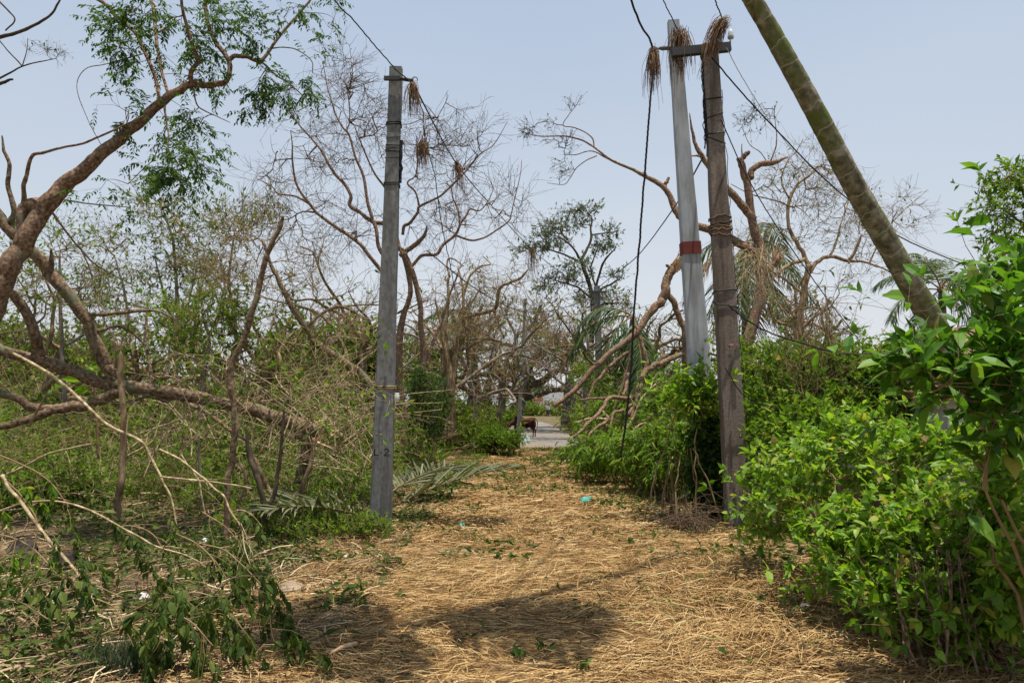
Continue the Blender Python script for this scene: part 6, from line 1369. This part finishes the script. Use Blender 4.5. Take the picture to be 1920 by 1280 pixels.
chain(m, [cw(-.04, 0, .88), cw(.1, 0, .91), cw(.4, 0, .88), cw(.75, 0, .89), cw(.95, 0, .95), cw(1.08, 0, .86)], [.05, .085, .06, .07, .09, .05], 8)
for sy in (-1, 1): chain(m, [cw(.02, .14 * sy, .86), cw(.1, .17 * sy, .8), cw(.12, .15 * sy, .6)], [.05, .09, .08], 8)
chain(m, [cw(1.0, 0, .74), cw(1.2, 0, .66), cw(1.36, -.03, .52)], [.15, .11, .085], 10)
chain(m, [cw(1.31, -.03, .58), cw(1.38, -.05, .46), cw(1.44, -.07, .30), cw(1.46, -.08, .22)], [.08, .095, .06, .05], 10)
for sy in (-1, 1):
    o_ = .1 * sy
    chain(m, [cw(.1, o_, .72), cw(.08 + .03 * sy, o_, .55), cw(.16 + .03 * sy, o_, .46), cw(.02 + .05 * sy, o_, .34), cw(.04 + .05 * sy, o_, .18), cw(.03 + .05 * sy, o_, .06), cw(.06 + .05 * sy, o_, .0)], [.13, .12, .075, .045, .034, .036, .045], 8)
    chain(m, [cw(.9, o_, .62), cw(.93 + .06 * sy, o_, .5), cw(.93 + .06 * sy, o_, .32), cw(.94 + .06 * sy, o_, .16), cw(.93 + .06 * sy, o_, .06), cw(.96 + .06 * sy, o_, 0)], [.1, .07, .046, .034, .036, .045], 8)
mkobj('body', fuse(MB().add(np.concatenate(m.V) - np.array([0, 0, 0]), np.concatenate(m.Q), np.concatenate(m.T)), .022, 'body'), cowm, None)
bo = bpy.data.objects['body']; bo.data.transform(__import__('mathutils').Matrix.Translation(-Vector(ORG['cow']))); bo.parent = root
for sy in (-1, 1):
    m = MB(); chain(m, [cw(1.3, -.03 + .07 * sy, .6), cw(1.28, -.03 + .14 * sy, .6), cw(1.27, -.03 + .2 * sy, .57)], [.02, .045, .012], 8); mkobj('ear', m, cowm, root)
    m = MB(); chain(m, [cw(1.33, -.03 + .04 * sy, .63), cw(1.36, -.03 + .09 * sy, .69), cw(1.4, -.03 + .08 * sy, .74)], [.018, .014, .004], 8); mkobj('horn', m, M['bark_grey'], root)
m = MB(); chain(m, [cw(-.06, 0, .86), cw(-.13, 0, .74), cw(-.11, 0, .45), cw(-.1, 0, .34)], [.025, .02, .016, .03], 8); mkobj('tail', m, M['bark_dark'], root)
# person
YP = 96.0; b = P(1027, 780.5, YP); bx, zb_ = b[0], b[2]
root = thing('person', 'person in pale shirt and dark trousers walking at the road end', 'person', (bx, YP, zb_)); s_ = 1.58 / 1.7
def hp(x, y, z): return np.array([x, y, z]) * s_ + [bx, YP, zb_]
def hb(full=True, inf=0):
    m = MB()
    chain(m, [hp(0, 0, .88), hp(0, 0, 1.0), hp(0, 0, 1.2), hp(0, 0, 1.36), hp(0, 0, 1.44)], [.14 + inf, .13 + inf, .15 + inf, .16 + inf, .06 + inf], 12, (1.1, .7, 1))
    for sx in (-1, 1): chain(m, [hp(.15 * sx, 0, 1.38), hp(.22 * sx, .02, 1.14), hp(.25 * sx, -.06 * sx, .92)] + ([hp(.25 * sx, -.07 * sx, .82)] if full else []), [.06 + inf, .045 + inf, .038 + inf] + ([.035] if full else []), 8)
    return m
m = hb(); chain(m, [hp(0, 0, 1.4), hp(0, -.01, 1.5)], [.06, .055], 8); chain(m, [hp(0, -.02, 1.48), hp(0, -.02, 1.6), hp(0, -.01, 1.7)], [.06, .095, .05], 10)
for sx in (-1, 1): chain(m, [hp(.085 * sx, 0, .92), hp(.1 * sx, -.14 * sx, .5), hp(.1 * sx, -.1 * sx + (.14 if sx > 0 else -.02), .08), hp(.1 * sx, -.2 * sx + .02, .03)], [.1, .065, .04, .035], 8)
Tm = __import__('mathutils').Matrix.Translation(-Vector(ORG['person']))
def bodypart(nm, mb, vox, mat):
    me = fuse(mb, vox, nm); me.transform(Tm); o = bpy.data.objects.new(nm, me); C.objects.link(o); me.materials.append(mat); o.parent = root; return o
bodypart('body', m, .02, plain('skin', (.13, .07, .045), .6))
bodypart('shirt', hb(False, .018), .02, plain('pale_shirt', (.42, .42, .44), .9))
m = MB()
for sx in (-1, 1): chain(m, [hp(.08 * sx, 0, .96), hp(.1 * sx, -.14 * sx, .5), hp(.1 * sx, -.1 * sx + (.14 if sx > 0 else -.02), .14)], [.13, .09, .07], 8)
bodypart('trousers', m, .02, plain('dark_trousers', (.03, .03, .035), .9))
m = MB(); chain(m, [hp(0, .02, 1.57), hp(0, .01, 1.66), hp(0, .01, 1.725)], [.09, .105, .04], 10); bodypart('hair', m, .02, M['black'])
